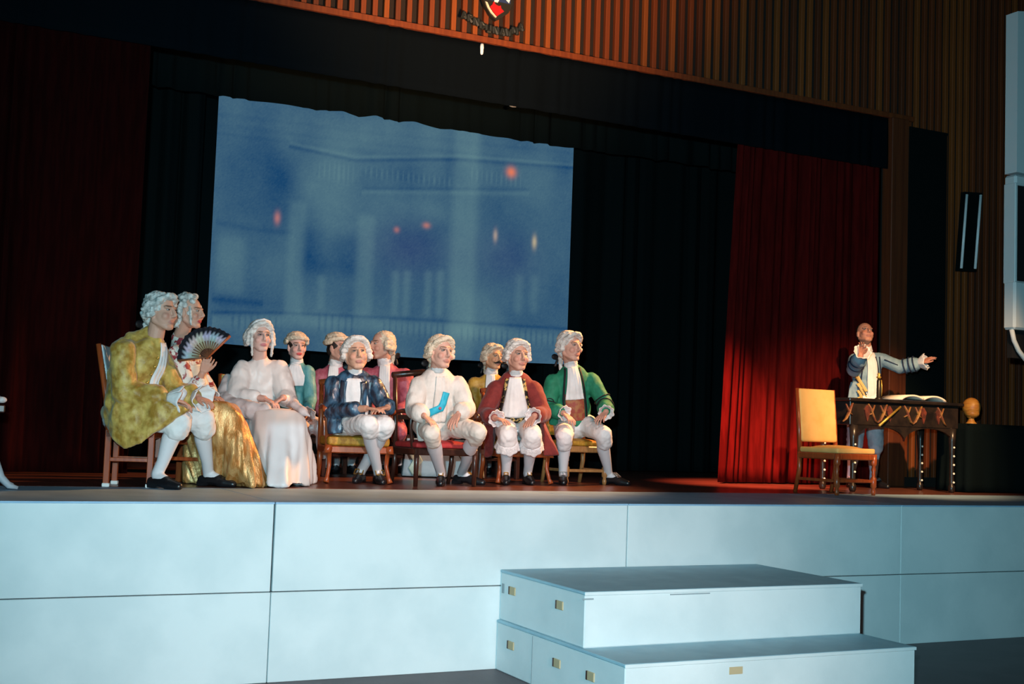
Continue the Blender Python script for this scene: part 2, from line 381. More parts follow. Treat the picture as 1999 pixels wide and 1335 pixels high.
# stage carcass and boards
sf = struct(MB().box2((-6, 1.42, -0.06), (15, 7.0, 0.0)).build('floor_stage', M_stage), 'glossy red-brown stage boards')
struct(MB().box2((-6, 0.06, -SH), (15, 1.40, -0.03)).build('stage_carcass', M_joint), 'dark timber carcass under the stage apron')
JX = [-2.82, -0.38, 2.06, 4.50, 6.94, 9.38, 11.82, 14.26]
sfr = struct(MB().box2((-2.82, 0.03, -SH), (14.26, 0.06, -0.02)).build('wall_stage_front', M_joint), 'pale blue-white panelled stage front')
for i in range(len(JX)-1):
    for (z0, z1) in ((-SH, -0.528), (-0.522, -0.004)):
        g = 0.006 if z1 > -0.1 and i in (1, 2) else 0.0025
        MB().box2((JX[i]+g, 0.0+0.002*random.random(), z0), (JX[i+1]-g, 0.03, z1), 0.003).build('panel', M_panel, sfr)
ap = struct(MB().box2((-2.82, 0.06, -0.05), (14.26, 1.42, -0.012)).build('stage_apron', M_joint), 'blue-grey painted strip of platforms along the stage edge')
for i in range(len(JX)-1):
    MB().box2((JX[i]+0.003, -0.004, -0.012), (JX[i+1]-0.003, 1.415, 0.0), 0.002).build('platform_board', M_apron, ap)

# timber proscenium: backing, rail and one object per slat
HZ = 4.0; WY = 3.0
wf = struct(MB().box2((-4, WY+0.05, HZ), (14.5, WY+0.15, 6.2)).box2((9.60, WY+0.05, 0.0), (14.5, WY+0.15, HZ)).build('wall_front', M_wallback), 'dark backing of the slatted timber proscenium wall')
struct(MB().box2((-4, WY-0.03, HZ), (9.9, WY+0.06, HZ+0.055), 0.004).build('trim_1', M_slat), 'timber rail along the lower edge of the slatted header')
struct(MB().box2((9.56, WY-0.06, 0.0), (9.80, WY+0.09, HZ), 0.006).build('trim_2', M_slat3), 'plain timber jamb at the right of the proscenium opening')
pitch = 0.108; k = 0; smesh = {}
x = 2.2
while x < 13.6:
    low = x > 9.8
    key = (low, random.choice([0, 0, 1, 2, 0, 1]))
    if key not in smesh:
        smesh[key] = MB().box2((-0.024, WY+0.0, 0.0 if low else HZ+0.055), (0.024, WY+0.05, 6.1), 0.004).mesh('slat')
        smesh[key].materials.append([M_slat, M_slat2, M_slat3][key[1]])
    o = bpy.data.objects.new('slat', smesh[key]); C.objects.link(o); o.parent = wf; o.location = (x, 0, 0)
    x += pitch
struct(MB().box2((9.8, WY-0.035, 0), (14.5, WY-0.02, 0.10)).build('baseboard_right', M_wallback), 'dark baseboard under the slatted wall')
# black panel hung on the slatted wall
xa, xb = A(1770, 500, WY-0.05)[0], A(1845, 500, WY-0.05)[0]
bp = thing('black_panel', 'tall narrow black panel hung on the slatted timber wall', 'panel', ((xa+xb)/2, WY-0.05, 0.78))
hw = (xb-xa)/2; ztop = A(1800, 252, WY-0.05)[2]-0.78
MB().box2((-hw, -0.015, 0), (hw, 0.015, ztop), 0.004).build('board', M_black, bp)
MB().box2((-hw, -0.022, ztop-0.03), (hw, 0.02, ztop), 0.003).build('top_batten', M_black, bp)

# back of the stage
struct(MB().box2((-6, 6.6, 0), (15, 6.7, 6.2)).build('wall_back', M_black), 'black back wall of the stage')
struct(MB().box2((-4.1, 3.1, 0), (-4.0, 6.7, 6.2)).build('wall_left', M_black), 'black side wall of the stage')
struct(MB().box2((10.9, 3.2, 0), (11.0, 6.7, 6.2)).build('wall_right', M_black), 'black side wall of the stage wings')
struct(MB().box2((-4.1, 3.2, 6.1), (15, 6.7, 6.2)).build('ceiling', M_black), 'black ceiling above the stage')

def curtain(name, label, cat, m, top, bot, y, z0f, z1f, folds, amp, seed, nx=220, nz=26, flare=0.0, th=0.006):
    r_ = np.random.RandomState(seed); ph = r_.rand(6)*6.28
    s = np.linspace(0, 1, nx); t = np.linspace(0, 1, nz)
    warp = s+0.35/folds*np.sin(2*math.pi*folds*0.31*s+ph[0])+0.2/folds*np.sin(2*math.pi*folds*0.17*s+ph[1])
    g = np.zeros((nx, nz, 3))
    for j, tt in enumerate(t):
        x0 = top[0]*tt+bot[0]*(1-tt); x1 = top[1]*tt+bot[1]*(1-tt)
        z0 = z0f(s); z1 = z1f(s)
        a = amp*(1.15-0.35*tt)*(0.6+0.4*np.sin(2*math.pi*folds*0.13*s+ph[2]))
        wv = np.sin(2*math.pi*folds*warp+0.4*np.sin(3*tt+ph[3]))+0.3*np.sin(2*math.pi*folds*2.3*warp+ph[4])
        g[:, j, 0] = x0+(x1-x0)*s+0.3*a*np.cos(2*math.pi*folds*warp)
        g[:, j, 1] = y+a*wv
        g[:, j, 2] = z0*(1-tt)+z1*tt
    c0 = np.array([(bot[0]+bot[1])/2, y, float(z0f(np.array([.5]))[0])])
    o = sheet_obj(name, g, th, m, None, c0); o.location = c0
    return tag(o, label, cat)
const = lambda v: (lambda s: np.full_like(s, v))
tx0 = A(1441, 285, 3.12)[0]; bx0 = A(1397, 940, 3.12)[0]; rz = A(1441, 283, 3.0)[2]
curtain('stage_curtain', 'bright red velvet stage curtain gathered beside the wooden jamb', 'curtain', M_red, (tx0, 9.55), (bx0, 9.55), 3.12, const(0.012), const(3.95), 15, 0.055, 3, nx=300)
lx = A(272, 520, 3.10)[0]
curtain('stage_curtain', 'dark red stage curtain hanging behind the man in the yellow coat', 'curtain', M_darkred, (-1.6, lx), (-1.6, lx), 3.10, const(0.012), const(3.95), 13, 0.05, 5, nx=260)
zl = A(272, 80, 2.98)[2]; zr = rz
curtain('valance', 'long plain black border cloth hanging directly behind the timber header', 'curtain', M_valance, (-1.7, 9.55), (-1.7, 9.55), 2.98+0.02, lambda s: zl+(zr-zl)*s, const(HZ-0.003), 60, 0.012, 9, nx=420, nz=8)
# scalloped border above the screen
zs0 = A(427, 186, 4.85)[2]
def scal(s):
    u = s*17.0; return zs0+0.028*np.abs(np.sin(math.pi*(u+0.2*np.sin(u*1.7))))*(0.5+0.5*np.sin(u*0.9+1))-0.004
curtain('valance', 'black border cloth with scalloped lower edge across the top of the screen', 'curtain', M_black, (0.5, 9.2), (0.5, 9.2), 4.85, scal, const(6.0), 34, 0.03, 12, nx=420, nz=8)
lg0 = A(424, 500, 5.6)[0]; 
curtain('leg_drape', 'black leg drape beside the left edge of the screen', 'curtain', M_black, (-1.5, 2.75), (-1.5, 2.75), 5.75, const(0.012), const(6.0), 12, 0.06, 14)
curtain('leg_drape', 'black leg drape to the right of the screen', 'curtain', M_black, (6.8, 10.6), (6.8, 10.6), 5.75, const(0.012), const(6.0), 12, 0.06, 15)

# ------------------------------------------------------------------ projection screen
def build_screen():
    X0, X1, Z0, Z1, Y = 2.76, 6.855, 1.225, 3.95, 5.2
    nx, nz = 300, 200
    sx = np.linspace(0, 1, nx); sz = np.linspace(0, 1, nz)
    g = np.zeros((nx, nz, 3)); S, T = np.meshgrid(sx, sz, indexing='ij')
    g[..., 0] = X0+(X1-X0)*S; g[..., 1] = Y+0.02*np.sin(S*7)*(1-T); g[..., 2] = Z0+(Z1-Z0)*T - 0.03*(1-T)*np.sin(math.pi*S)
    U = g[..., 0]; V = g[..., 2]
    def P(cx, cy):                         # a point of the picture -> place on the cloth
        p = A(400+cx/2.384, 160+cy/2.384, Y); return p[0], p[2]
    def sbox(cx0, cy0, cx1, cy1, soft=0.04):
        soft = soft+0.025
        xa, za = P(cx0, cy0); xb, zb = P(cx1, cy1); xm = 0
        za = (za+P(cx1, cy0)[1])/2 if abs(cx1-cx0) < 200 else za
        xa, xb = min(xa, xb), max(xa, xb); za, zb = min(za, zb), max(za, zb)
        return smoothstep(xa-soft, xa+soft, U)*smoothstep(xb+soft, xb-soft, U)*smoothstep(za-soft, za+soft, V)*smoothstep(zb+soft, zb-soft, V)
    def blobf(cx, cy, rx, rz):
        x_, z_ = P(cx, cy); return np.exp(-(((U-x_)/rx)**2+((V-z_)/rz)**2))
    def line(pts, wd):
        out = np.zeros_like(U); q = [P(*p) for p in pts]
        for (xa, za), (xb, zb) in zip(q[:-1], q[1:]):
            t = np.clip((U-xa)/(xb-xa), 0, 1); out = np.maximum(out, np.exp(-((V-(za+(zb-za)*t))/wd)**2)*(U >= xa-0.02)*(U <= xb+0.02))
        return out
    def stripes(cx0, cx1, n, mask, duty=0.5):
        xa = P(cx0, 600)[0]; xb = P(cx1, 600)[0]
        return mask*smoothstep(0.2, 0.7, np.sin((U-xa)/(xb-xa)*n*2*math.pi))
    Lm = np.full(U.shape, 0.34)             # paleness
    Lm += 0.34*blobf(600, 470, 0.34, 0.55)+0.22*blobf(900, 250, 0.9, 0.25)+0.20*blobf(980, 590, 0.5, 0.15)
    Lm += 0.31*sbox(1165, 200, 1240, 1290, 0.05)+0.24*blobf(1270, 1050, 0.32, 0.42)+0.14*blobf(1550, 500, 0.5, 0.4)
    Lm += 0.27*sbox(395, 560, 450, 1090, 0.03)+0.27*sbox(715, 620, 772, 1100, 0.03)+0.20*sbox(60, 720, 175, 990, 0.04)
    Lm += 0.22*sbox(530, 900, 556, 1060, 0.02)+0.12*blobf(570, 750, 0.14, 0.2)
    for cx in (885, 935, 1035, 1090): Lm += 0.26*sbox(cx-12, 880, cx+12, 1090, 0.015)
    for cx in (1460, 1530): Lm += 0.20*sbox(cx-14, 900, cx+14, 1080, 0.03)
    Lm -= 0.22*blobf(270, 430, 0.30, 0.42)+0.16*blobf(950, 770, 0.42, 0.24)+0.18*blobf(1400, 800, 0.35, 0.28)
    Lm -= 0.20*sbox(455, 680, 715, 900, 0.08)+0.12*blobf(745, 330, 0.12, 0.07)
    Lm -= 0.22*line([(400, 300), (700, 365), (1180, 360), (1715, 400)], 0.022)
    Lm += 0.16*line([(400, 285), (700, 350), (1180, 345), (1715, 385)], 0.02)
    Lm += 0.15*line([(740, 512), (1500, 520)], 0.025)-0.12*line([(740, 495), (1500, 500)], 0.018)
    m1 = sbox(735, 395, 1150, 490, 0.02); Lm -= 0.06*m1; Lm += 0.20*stripes(735, 1150, 17, m1)
    m1 = sbox(1230, 405, 1480, 490, 0.02); Lm -= 0.03*m1; Lm += 0.17*stripes(1230, 1480, 11, m1)
    m1 = sbox(520, 380, 700, 470, 0.02); Lm += 0.15*stripes(520, 700, 8, m1)
    # lower gallery
    Lm += 0.30*line([(40, 1120), (390, 1110), (800, 1130), (1700, 1200)], 0.085)
    Lm -= 0.22*line([(40, 1072), (390, 1075), (800, 1095), (1140, 1115), (1700, 1150)], 0.02)
    Lm -= 0.18*line([(40, 1010), (260, 1030)], 0.04)
    for a, b, cy in ((120, 350, 1120), (520, 700, 1130), (820, 1120, 1150), (1180, 1420, 1180), (1450, 1660, 1190)):
        m1 = sbox(a, cy-38, b, cy+38, 0.02); Lm -= 0.20*stripes(a, b, max(6, int((b-a)/26)), m1)
    for cy in (150, 200, 240): Lm -= 0.05*line([(65, cy), (800, cy+90), (1700, cy+180)], 0.02)
    Lm -= 0.10*line([(60, 655), (250, 690), (400, 700)], 0.03)
    nz_ = vnoise(np.stack([U.ravel(), V.ravel(), 0*U.ravel()], 1), 7.0, 2)+0.6*vnoise(np.stack([U.ravel(), V.ravel(), 0*U.ravel()], 1), 22.0, 5)
    pz = np.stack([U.ravel()*1.6, V.ravel(), 0*U.ravel()+3], 1)
    Lm += 0.05*nz_.reshape(U.shape)+0.13*vnoise(pz, 2.3, 4).reshape(U.shape)+0.03*rng.randn(*U.shape)
    Lm = np.clip(Lm, 0, 1.1)[..., None]
    dark = np.array([0.004, 0.056, 0.165]); pale = np.array([0.125, 0.250, 0.290])
    col = dark*(1-Lm)+pale*Lm
    pur = (0.8*blobf(950, 780, 0.45, 0.3)+0.6*blobf(1400, 820, 0.4, 0.3))[..., None]
    col = col+pur*np.array([0.022, 0.004, 0.012])
    for cx, cy, rx_, rz_, c, a in ((1425, 420, 0.055, 0.055, (0.85, 0.22, 0.12), 1.0), (338, 632, 0.03, 0.06, (0.6, 0.22, 0.2), 0.8), (892, 688, 0.03, 0.03, (0.55, 0.2, 0.18), 0.7),
                                 (1030, 668, 0.04, 0.03, (0.6, 0.22, 0.18), 0.8), (1350, 715, 0.025, 0.065, (0.55, 0.42, 0.34), 0.75), (1533, 745, 0.028, 0.07, (0.60, 0.50, 0.32), 0.85)):
        m1 = (a*blobf(cx, cy, rx_, rz_))[..., None]; col = col*(1-m1)+np.array(c)*m1
    v, f = sheet(g, 0.004)
    c0 = np.array([(X0+X1)/2, Y, Z0])
    me = pymesh('projection_screen', v-c0, f)
    colour(me, np.vstack([col.reshape(-1, 3)]*2))
    root = thing('projection_screen', 'blue projected picture of a palace hall on a large hanging screen', 'screen', c0)
    link('screen_cloth', me, M_screen, root)
    MB().tube([(-2.1, 0.0, Z1-Z0+0.02), (2.1, 0.0, Z1-Z0+0.02)], 0.03).build('roller', M_black, root, True)
    for xx in (-1.8, 0, 1.8): MB().tube([(xx, 0, Z1-Z0+0.02), (xx, 0, 6.1-Z0)], 0.006, 6).build('cable', M_black, root, True)
build_screen()

# ------------------------------------------------------------------ steps of two boxes
def step_box(label, x0, x1, y0, y1, z0, z1, holes, seams):
    root = thing('step_box', label, 'step', ((x0+x1)/2, (y0+y1)/2, z0), 0, 'steps up to the stage')
    dx, dy, h = (x1-x0)/2, (y1-y0)/2, z1-z0
    MB().box2((-dx, -dy, 0), (dx, dy, h-0.018), 0.006).build('box_body', M_panel, root)
    MB().box2((-dx-0.004, -dy-0.004, h-0.018), (dx+0.004, dy, h), 0.004).build('lid', M_boxtop, root)
    MB().box2((-dx-0.004, -dy-0.007, h-0.020), (dx+0.004, -dy-0.003, h-0.002), 0.001).build('front_edge', M_panel, root)
    for (yy, zz) in holes:
        MB().box((-dx-0.001, yy, zz), (0.012, 0.085, 0.05), 0.003).build('hand_hole', M_hole, root)
        MB().box((-dx-0.005, yy+0.037, zz), (0.008, 0.016, 0.05), 0.002).build('hole_edge', M_wooddark, root)
    for yy in seams:
        MB().box((-dx-0.0005, yy, h/2-0.01), (0.004, 0.006, h-0.03)).build('seam', M_scuff, root)
    return root
b1 = step_box('upper pale blue-grey step box against the stage front', 3.555, 5.57, -1.09, -0.01, -0.735, -0.42, [(0.37, 0.20), (-0.25, 0.20)], [])
b2 = step_box('lower pale blue-grey step box standing on the hall floor', 3.54, 5.57, -1.56, -0.01, -1.05, -0.735, [(0.57, 0.185), (-0.03, 0.185), (-0.42, 0.185)], [0.28])
MB().box((-0.30, -0.7765, 0.245), (0.09, 0.004, 0.04), 0.001).build('paint_chip', M_hole, b2)
MB().box((-0.99, -0.5455, 0.275), (0.07, 0.003, 0.008)).build('scuff', M_scuff, b1)
MB().box((-0.3, -0.5455, 0.285), (0.28, 0.003, 0.006)).build('scuff', M_scuff, b1)
MB().box((-1.010, 0.50, 0.20), (0.003, 0.03, 0.06)).build('scuff', M_scuff, b1)

# ------------------------------------------------------------------ emblem on the header
def emblem():
    c = A(967, 0, WY-0.05); c[2] = A(967, 8, WY-0.05)[2]
    pxm = 0.0052
    root = thing('coat_of_arms', 'painted shield with red leaf mounted on the timber header', 'emblem', c)
    def shp(pts): return [(x*pxm, -z*pxm) for x, z in pts]
    MB().prism(shp([(-28, -50), (32, -50), (33, -4), (26, 12), (12, 24), (2, 30), (-10, 22), (-20, 8), (-27, -8)]), -0.012, 0.03).build('shield_board', M_shielddark, root)
    MB().prism(shp([(-22, -46), (28, -46), (28, -4), (-21, -4)]), -0.02, -0.012).build('blue_field', M_shieldblue, root)
    MB().prism(shp([(-21, 0), (-17, 1), (-12, 10), (-6, 17), (2, 24), (0, 25.5), (-10, 18), (-17, 9)]), -0.022, -0.012).build('cream_edge', M_shieldwhite, root)
    MB().prism(shp([(-5, -3), (-1, 2), (5, 4), (9, 2), (10, 7), (16, 12), (8, 18), (2, 23), (-6, 15), (-12, 8), (-8, 4)]), -0.024, -0.012).build('red_leaf', M_shieldred, root)
    for p in ([(-3, -12), (8, -12), (3, -2), (-4, -3)], [(-20, -12), (-14, -12), (-12, -6), (-17, -5)], [(17, -12), (27, -12), (25, -5), (22, -7)]):
        MB().prism(shp(p), -0.024, -0.012).build('white_charge', M_alu, root)
    r2 = thing('lettering', 'arc of dark raised letters under the shield on the header', 'lettering', A(965, 60, WY-0.05))
    o0 = np.array(r2.location)
    # blurred beyond reading in the photograph: dark letter-sized strokes along the arc
    pos = [(906, 30), (918, 36), (930, 43), (942, 50), (954, 56), (968, 60), (981, 63), (993, 64), (1005, 61), (1017, 54)]
    shapes = ['A', 'R', 'N', 'D', 'U', 'N', 'A', 'W', 'M', 'A']
    seg = {'A': [((-4, 6), (0, -6)), ((0, -6), (4, 6)), ((-2, 2), (2, 2))], 'R': [((-3, 6), (-3, -6)), ((-3, -6), (3, -4)), ((3, -4), (-3, 0)), ((-3, 0), (4, 6))],
           'N': [((-4, 6), (-4, -6)), ((-4, -6), (4, 6)), ((4, 6), (4, -6))], 'D': [((-3, 6), (-3, -6)), ((-3, -6), (4, 0)), ((4, 0), (-3, 6))],
           'U': [((-4, -6), (-4, 4)), ((-4, 5), (4, 5)), ((4, 4), (4, -6))], 'W': [((-5, -6), (-2, 6)), ((-2, 6), (0, -2)), ((0, -2), (2, 6)), ((2, 6), (5, -6))],
           'M': [((-5, 6), (-4, -6)), ((-4, -6), (0, 3)), ((0, 3), (4, -6)), ((4, -6), (5, 6))]}
    for (px, py), ch in zip(pos, shapes):
        m_ = MB(); q = A(px, py, WY-0.05)-o0
        for (a, b) in seg[ch]:
            m_.tube([q+np.array([a[0]*pxm, 0, -a[1]*pxm]), q+np.array([b[0]*pxm, 0, -b[1]*pxm])], 0.018, 6)
        m_.build('letter', M_letter, r2)
emblem()
# small white fitting under the header, and two lamp glints under the border
o = MB().lathe([(0.006, -0.10), (0.014, -0.09), (0.018, -0.03), (0.016, 0.0)]).build('clip_lamp', M_lens, None, True); o.location = A(941, 86, WY-0.03); tag(o, 'small white fitting hanging below the emblem', 'fitting')
for px, py, s_, lb in ((1000, 208, 0.045, 'small white lamp glint high above the screen'), (1222, 240, 0.03, 'small white lamp glint between screen and red curtain')):
    t_ = thing('batten_lamp', lb, 'lamp', A(px, py, 4.6))
    MB().sphere((0, -0.02, 0), (s_, 0.02, 0.012)).build('lens', M_lens, t_, True)
    MB().tube([(0, 0.0, 0), (0, 0.16, 0.02)], 0.02).build('housing', M_black, t_, True)
    MB().tube([(0, 0.1, 0), (0, 0.1, 6.1-t_.location[2])], 0.006, 6).build('drop_rod', M_black, t_, True)

# ------------------------------------------------------------------ pale loudspeaker cabinet at the right edge
def cabinet():
    Y = 1.0; dp = 0.14; x0 = A(1958, 500, Y+dp)[0]
    zt = A(1960, 15, Y)[2]; zm = A(1957, 335, Y)[2]; zb = A(1958, 640, Y)[2]; zw1 = A(1968, 357, Y)[2]; zw0 = A(1966, 545, Y)[2]
    root = thing('loudspeaker', 'pale blue-white loudspeaker cabinet with dark grille cut by the right edge', 'loudspeaker', (x0+0.4, Y, zb))
    f = lambda z: z-zb
    MB().prism([(-0.385, f(zm)+0.02), (0.5, f(zm)+0.02), (0.5, f(zt)+0.14), (-0.385, f(zt))], 0.0, dp).build('upper_case', M_pa, root)
    xl = -0.40; xw = xl+0.035
    MB().box2((xl, 0.0, f(zw1)), (0.5, dp, f(zm)), 0.02).box2((xl, 0.0, f(zb)), (0.5, dp, f(zw0)), 0.02).box2((xl, 0.0, f(zw0)-0.02), (xw, dp, f(zw1)+0.02), 0.008).build('lower_case', M_pa, root)
    MB().box2((xw-0.005, 0.03, f(zw0)-0.01), (0.5, dp-0.01, f(zw1)+0.01)).build('grille', M_pablack, root)
    pth = [(xl+0.02, 0.05, -0.0), (xl+0.05, 0.05, -0.10), (xl+0.11, 0.05, -0.19), (xl+0.20, 0.05, -0.27), (xl+0.36, 0.05, -0.34)]
    MB().tube(pth, 0.022, 10).build('bracket', M_pa, root, True)
    MB().box2((xl+0.06, 0.08, -0.26), (0.5, dp, 0.0)).build('base', M_pablack, root)
    for xx in (0.0, 0.35): MB().tube([(xx, 0.07, f(zt)), (xx, 0.07, 6.1-zb)], 0.008, 6).build('cable', M_pablack, root, True)
cabinet()
# dark panel with two pale strips on the wall
def strips():
    Y = WY-0.06
    a, b, c_, d_ = A(1886, 380, Y), A(1875, 524, Y), A(1913, 381, Y), A(1902, 525, Y)
    root = thing('wall_lamp', 'narrow black wall fitting with two pale blue vertical strips', 'wall lamp', b)
    o0 = np.array(b)
    MB()._add([q-o0+np.array([dx, dy, dz]) for dy in (-0.005, 0.05) for q, dx, dz in ((b, -0.03, -0.03), (d_, 0.03, -0.03), (c_, 0.03, 0.03), (a, -0.03, 0.03))],
              [(0, 1, 2, 3), (7, 6, 5, 4), (0, 4, 5, 1), (1, 5, 6, 2), (2, 6, 7, 3), (3, 7, 4, 0)]).build('case', M_black, root)
    for p, q in ((a, b), (c_, d_)):
        MB().tube([p-o0+np.array([0, -0.012, 0]), q-o0+np.array([0, -0.012, 0])], 0.016, 8).build('strip', M_alu, root, True)
strips()

# ================================================================== FURNITURE
def turned_leg(h, r=0.024):
    return [(r*0.7, 0), (r*0.9, 0.03), (r*0.6, 0.06), (r*1.1, 0.075), (r*1.1, 0.15), (r*0.6, 0.165), (r*0.75, 0.19), (r*0.55, 0.20), (r*0.9, h*0.62), (r*0.65, h*0.70), (r*1.05, h*0.74), (r*1.15, h*0.76), (r*1.15, h)]
def chair(name, label, loc, rz, w=0.48, d=0.46, h=0.44, backh=0.95, style='square', wood=None, seatm=None, arms=False, stretch=True, back='pad', backm=None, seat_t=0.06, caps=False, group=None, rake=0.06):
    wood = wood or M_wood; seatm = seatm or M_goldseat
    t = thing(name, label, 'chair', (loc[0], loc[1], 0), rz, group)
    fy, by = -d/2, d/2; hl = h-seat_t
    def leg(x, y, front):
        m_ = MB()
        if style == 'turned' and front: m_.lathe(turned_leg(hl), (x, y, 0))
        elif style == 'cabriole' and front:
            s_ = 1 if x > 0 else -1
            m_.tube([(x+s_*0.015, y-0.03, 0.012), (x+s_*0.005, y-0.01, 0.05), (x-s_*0.012, y+0.012, 0.14), (x-s_*0.005, y+0.005, 0.25), (x+s_*0.01, y-0.012, hl-0.05), (x, y, hl)], [0.024, 0.017, 0.016, 0.021, 0.032, 0.034], 10)
        else:
            m_.tube([(x, y+(0.05 if not front else 0), 0.0), (x, y, hl*0.6), (x, y, hl)], [0.018, 0.021, 0.022], 8) if style != 'square' else m_.box2((x-0.02, y-0.02, 0), (x+0.02, y+0.02, hl), 0.004)
        o = m_.build('leg', wood, t, style != 'square')
        if caps: MB().box2((x-0.024, y-0.024, 0), (x+0.024, y+0.024, 0.025), 0.004).build('foot_cap', M_cap, o)
    ix, iy = w/2-0.03, d/2-0.03
    for sx in (-1, 1):
        leg(sx*ix, -iy, True); leg(sx*ix, iy, False)
    MB().box2((-w/2+0.01, fy+0.01, hl-0.055), (w/2-0.01, by-0.01, hl), 0.008).build('seat_rail', wood, t)
    sm = blob([hull([(x, y, z) for x in (-w/2+.02, w/2-.02) for y in (fy+.02, by-.02) for z in (hl, h-.012)]), ell((0, 0, h-.02), (w/2-.03, d/2-.03, .03))], 0.014, 4, 'seat')
    link('seat', sm, seatm, t)
    for sx in (-1, 1):
        MB().tube([(sx*ix, iy, hl-0.02), (sx*ix, iy+rake*0.3, h+0.15), (sx*ix, iy+rake, backh)], [0.022, 0.021, 0.018], 8).build('back_post', wood, t, True)
    if back == 'pad':
        bm_ = blob([hull([(x, iy+yy+rake*(z-h)/(backh-h), z) for x in (-ix, ix) for yy in (-.03, .02) for z in (h+.03, backh)])], 0.014, 4, 'backrest')
        link('backrest', bm_, backm or seatm, t)
    else:
        MB().tube([(-ix-.02, iy+rake, backh-.02), (0, iy+rake+.02, backh+.02), (ix+.02, iy+rake, backh-.02)], 0.026, 10).build('top_rail', wood, t, True)
        MB().box2((-ix, iy+rake*.3, h+.16), (ix, iy+rake*.3+.02, h+.2), .004).build('cross_rail', wood, t)
        MB().box2((-.07, iy+rake*.45, h+.19), (.07, iy+rake*.45+.018, backh-.01), .004).build('splat', backm or wood, t)
    if stretch:
        zz = 0.17 if style == 'square' else 0.11
        for sx in (-1, 1): MB().box2((sx*ix-.012, -iy, zz), (sx*ix+.012, iy, zz+.026), .003).build('stretcher', wood, t)
        MB().box2((-ix, -iy-.01, zz+.0), (ix, -iy+.012, zz+.026), .003).build('stretcher', wood, t)
    if arms:
        for sx in (-1, 1):
            MB().tube([(sx*(ix+.01), iy+.01, h+.22), (sx*(ix+.03), 0.0, h+.23), (sx*(ix+.035), -iy+.07, h+.22), (sx*(ix+.03), -iy+.02, h+.19)], [.017, .019, .021, .024], 8).build('armrest', wood, t, True)
            MB().tube([(sx*(ix+.03), -iy+.06, h+.21), (sx*(ix+.005), -iy+.12, h+.1), (sx*ix, -iy+.06, hl-.03)], [.015, .014, .018], 8).build('arm_post', wood, t, True)
    return t
th = math.radians
p = D(250, 900, 8.45)
chair('wooden_chair', 'red-brown wooden chair with pale padded back under the man in the yellow coat', D(262, 850, 8.52), th(72), 0.40, 0.34, 0.44, 0.95, 'square', M_wood, M_wood, back='pad', backm=M_paleback, caps=True, rake=0.10)
chair('wooden_chair', 'red-brown wooden chair under the lady holding the fan', D(378, 850, 9.06), th(55), 0.40, 0.40, 0.40, 0.80, 'square', M_wood, M_redseat, back='rail')
chair('wooden_chair', 'cream-backed chair under the lady in the white gown', D(495, 850, 9.80), th(10), 0.46, 0.42, 0.40, 0.83, 'square', M_wood, M_creamseat, back='pad', backm=M_creamseat)
chair('armchair', 'wooden armchair with gold seat under the man in the blue coat', D(692, 850, 10.04), th(-8), 0.54, 0.46, 0.38, 0.82, 'cabriole', M_wood, M_goldseat, arms=True, stretch=False, back='rail', seat_t=0.085)
chair('armchair', 'dark wooden armchair with red seat under the man in the white coat', D(850, 850, 10.08), th(4), 0.58, 0.46, 0.36, 0.90, 'round', M_wooddark, M_redseat, arms=True, stretch=False, back='rail')
chair('cabriole_chair', 'wooden chair with gold seat and curved legs under the man in maroon', D(1008, 850, 10.93), th(-5), 0.52, 0.46, 0.37, 0.82, 'cabriole', M_wood, M_goldseat, stretch=False, back='rail', seat_t=0.08)
chair('turned_leg_chair', 'honey-coloured chair with turned legs under the man in green', D(1124, 850, 11.36), th(2), 0.46, 0.44, 0.40, 0.84, 'turned', M_woodlight, M_goldseat, back='pad')
for px, dp, lb in ((580, 11.05, 'plain dark chair under the youth in teal'), (655, 11.4, 'plain dark chair under the rose-coated man behind the blue coat'),
                   (757, 11.6, 'plain dark chair under the rose-coated man with the bare forehead'), (960, 11.8, 'plain dark chair under the moustached man in gold')):
    chair('side_chair', lb, D(px, 850, dp), th(5), 0.42, 0.42, 0.40, 0.78, 'square', M_wooddark, M_wooddark, back='rail', group='dark chairs of the back row')
chair('upholstered_chair', 'empty chair in pale orange upholstery with turned legs by the desk', ((7.30+7.74)/2+.02, 1.43, 0), th(4), 0.50, 0.52, 0.42, 0.93, 'turned', M_wood, M_creamseat, back='pad', backm=M_creamseat, rake=0.05)

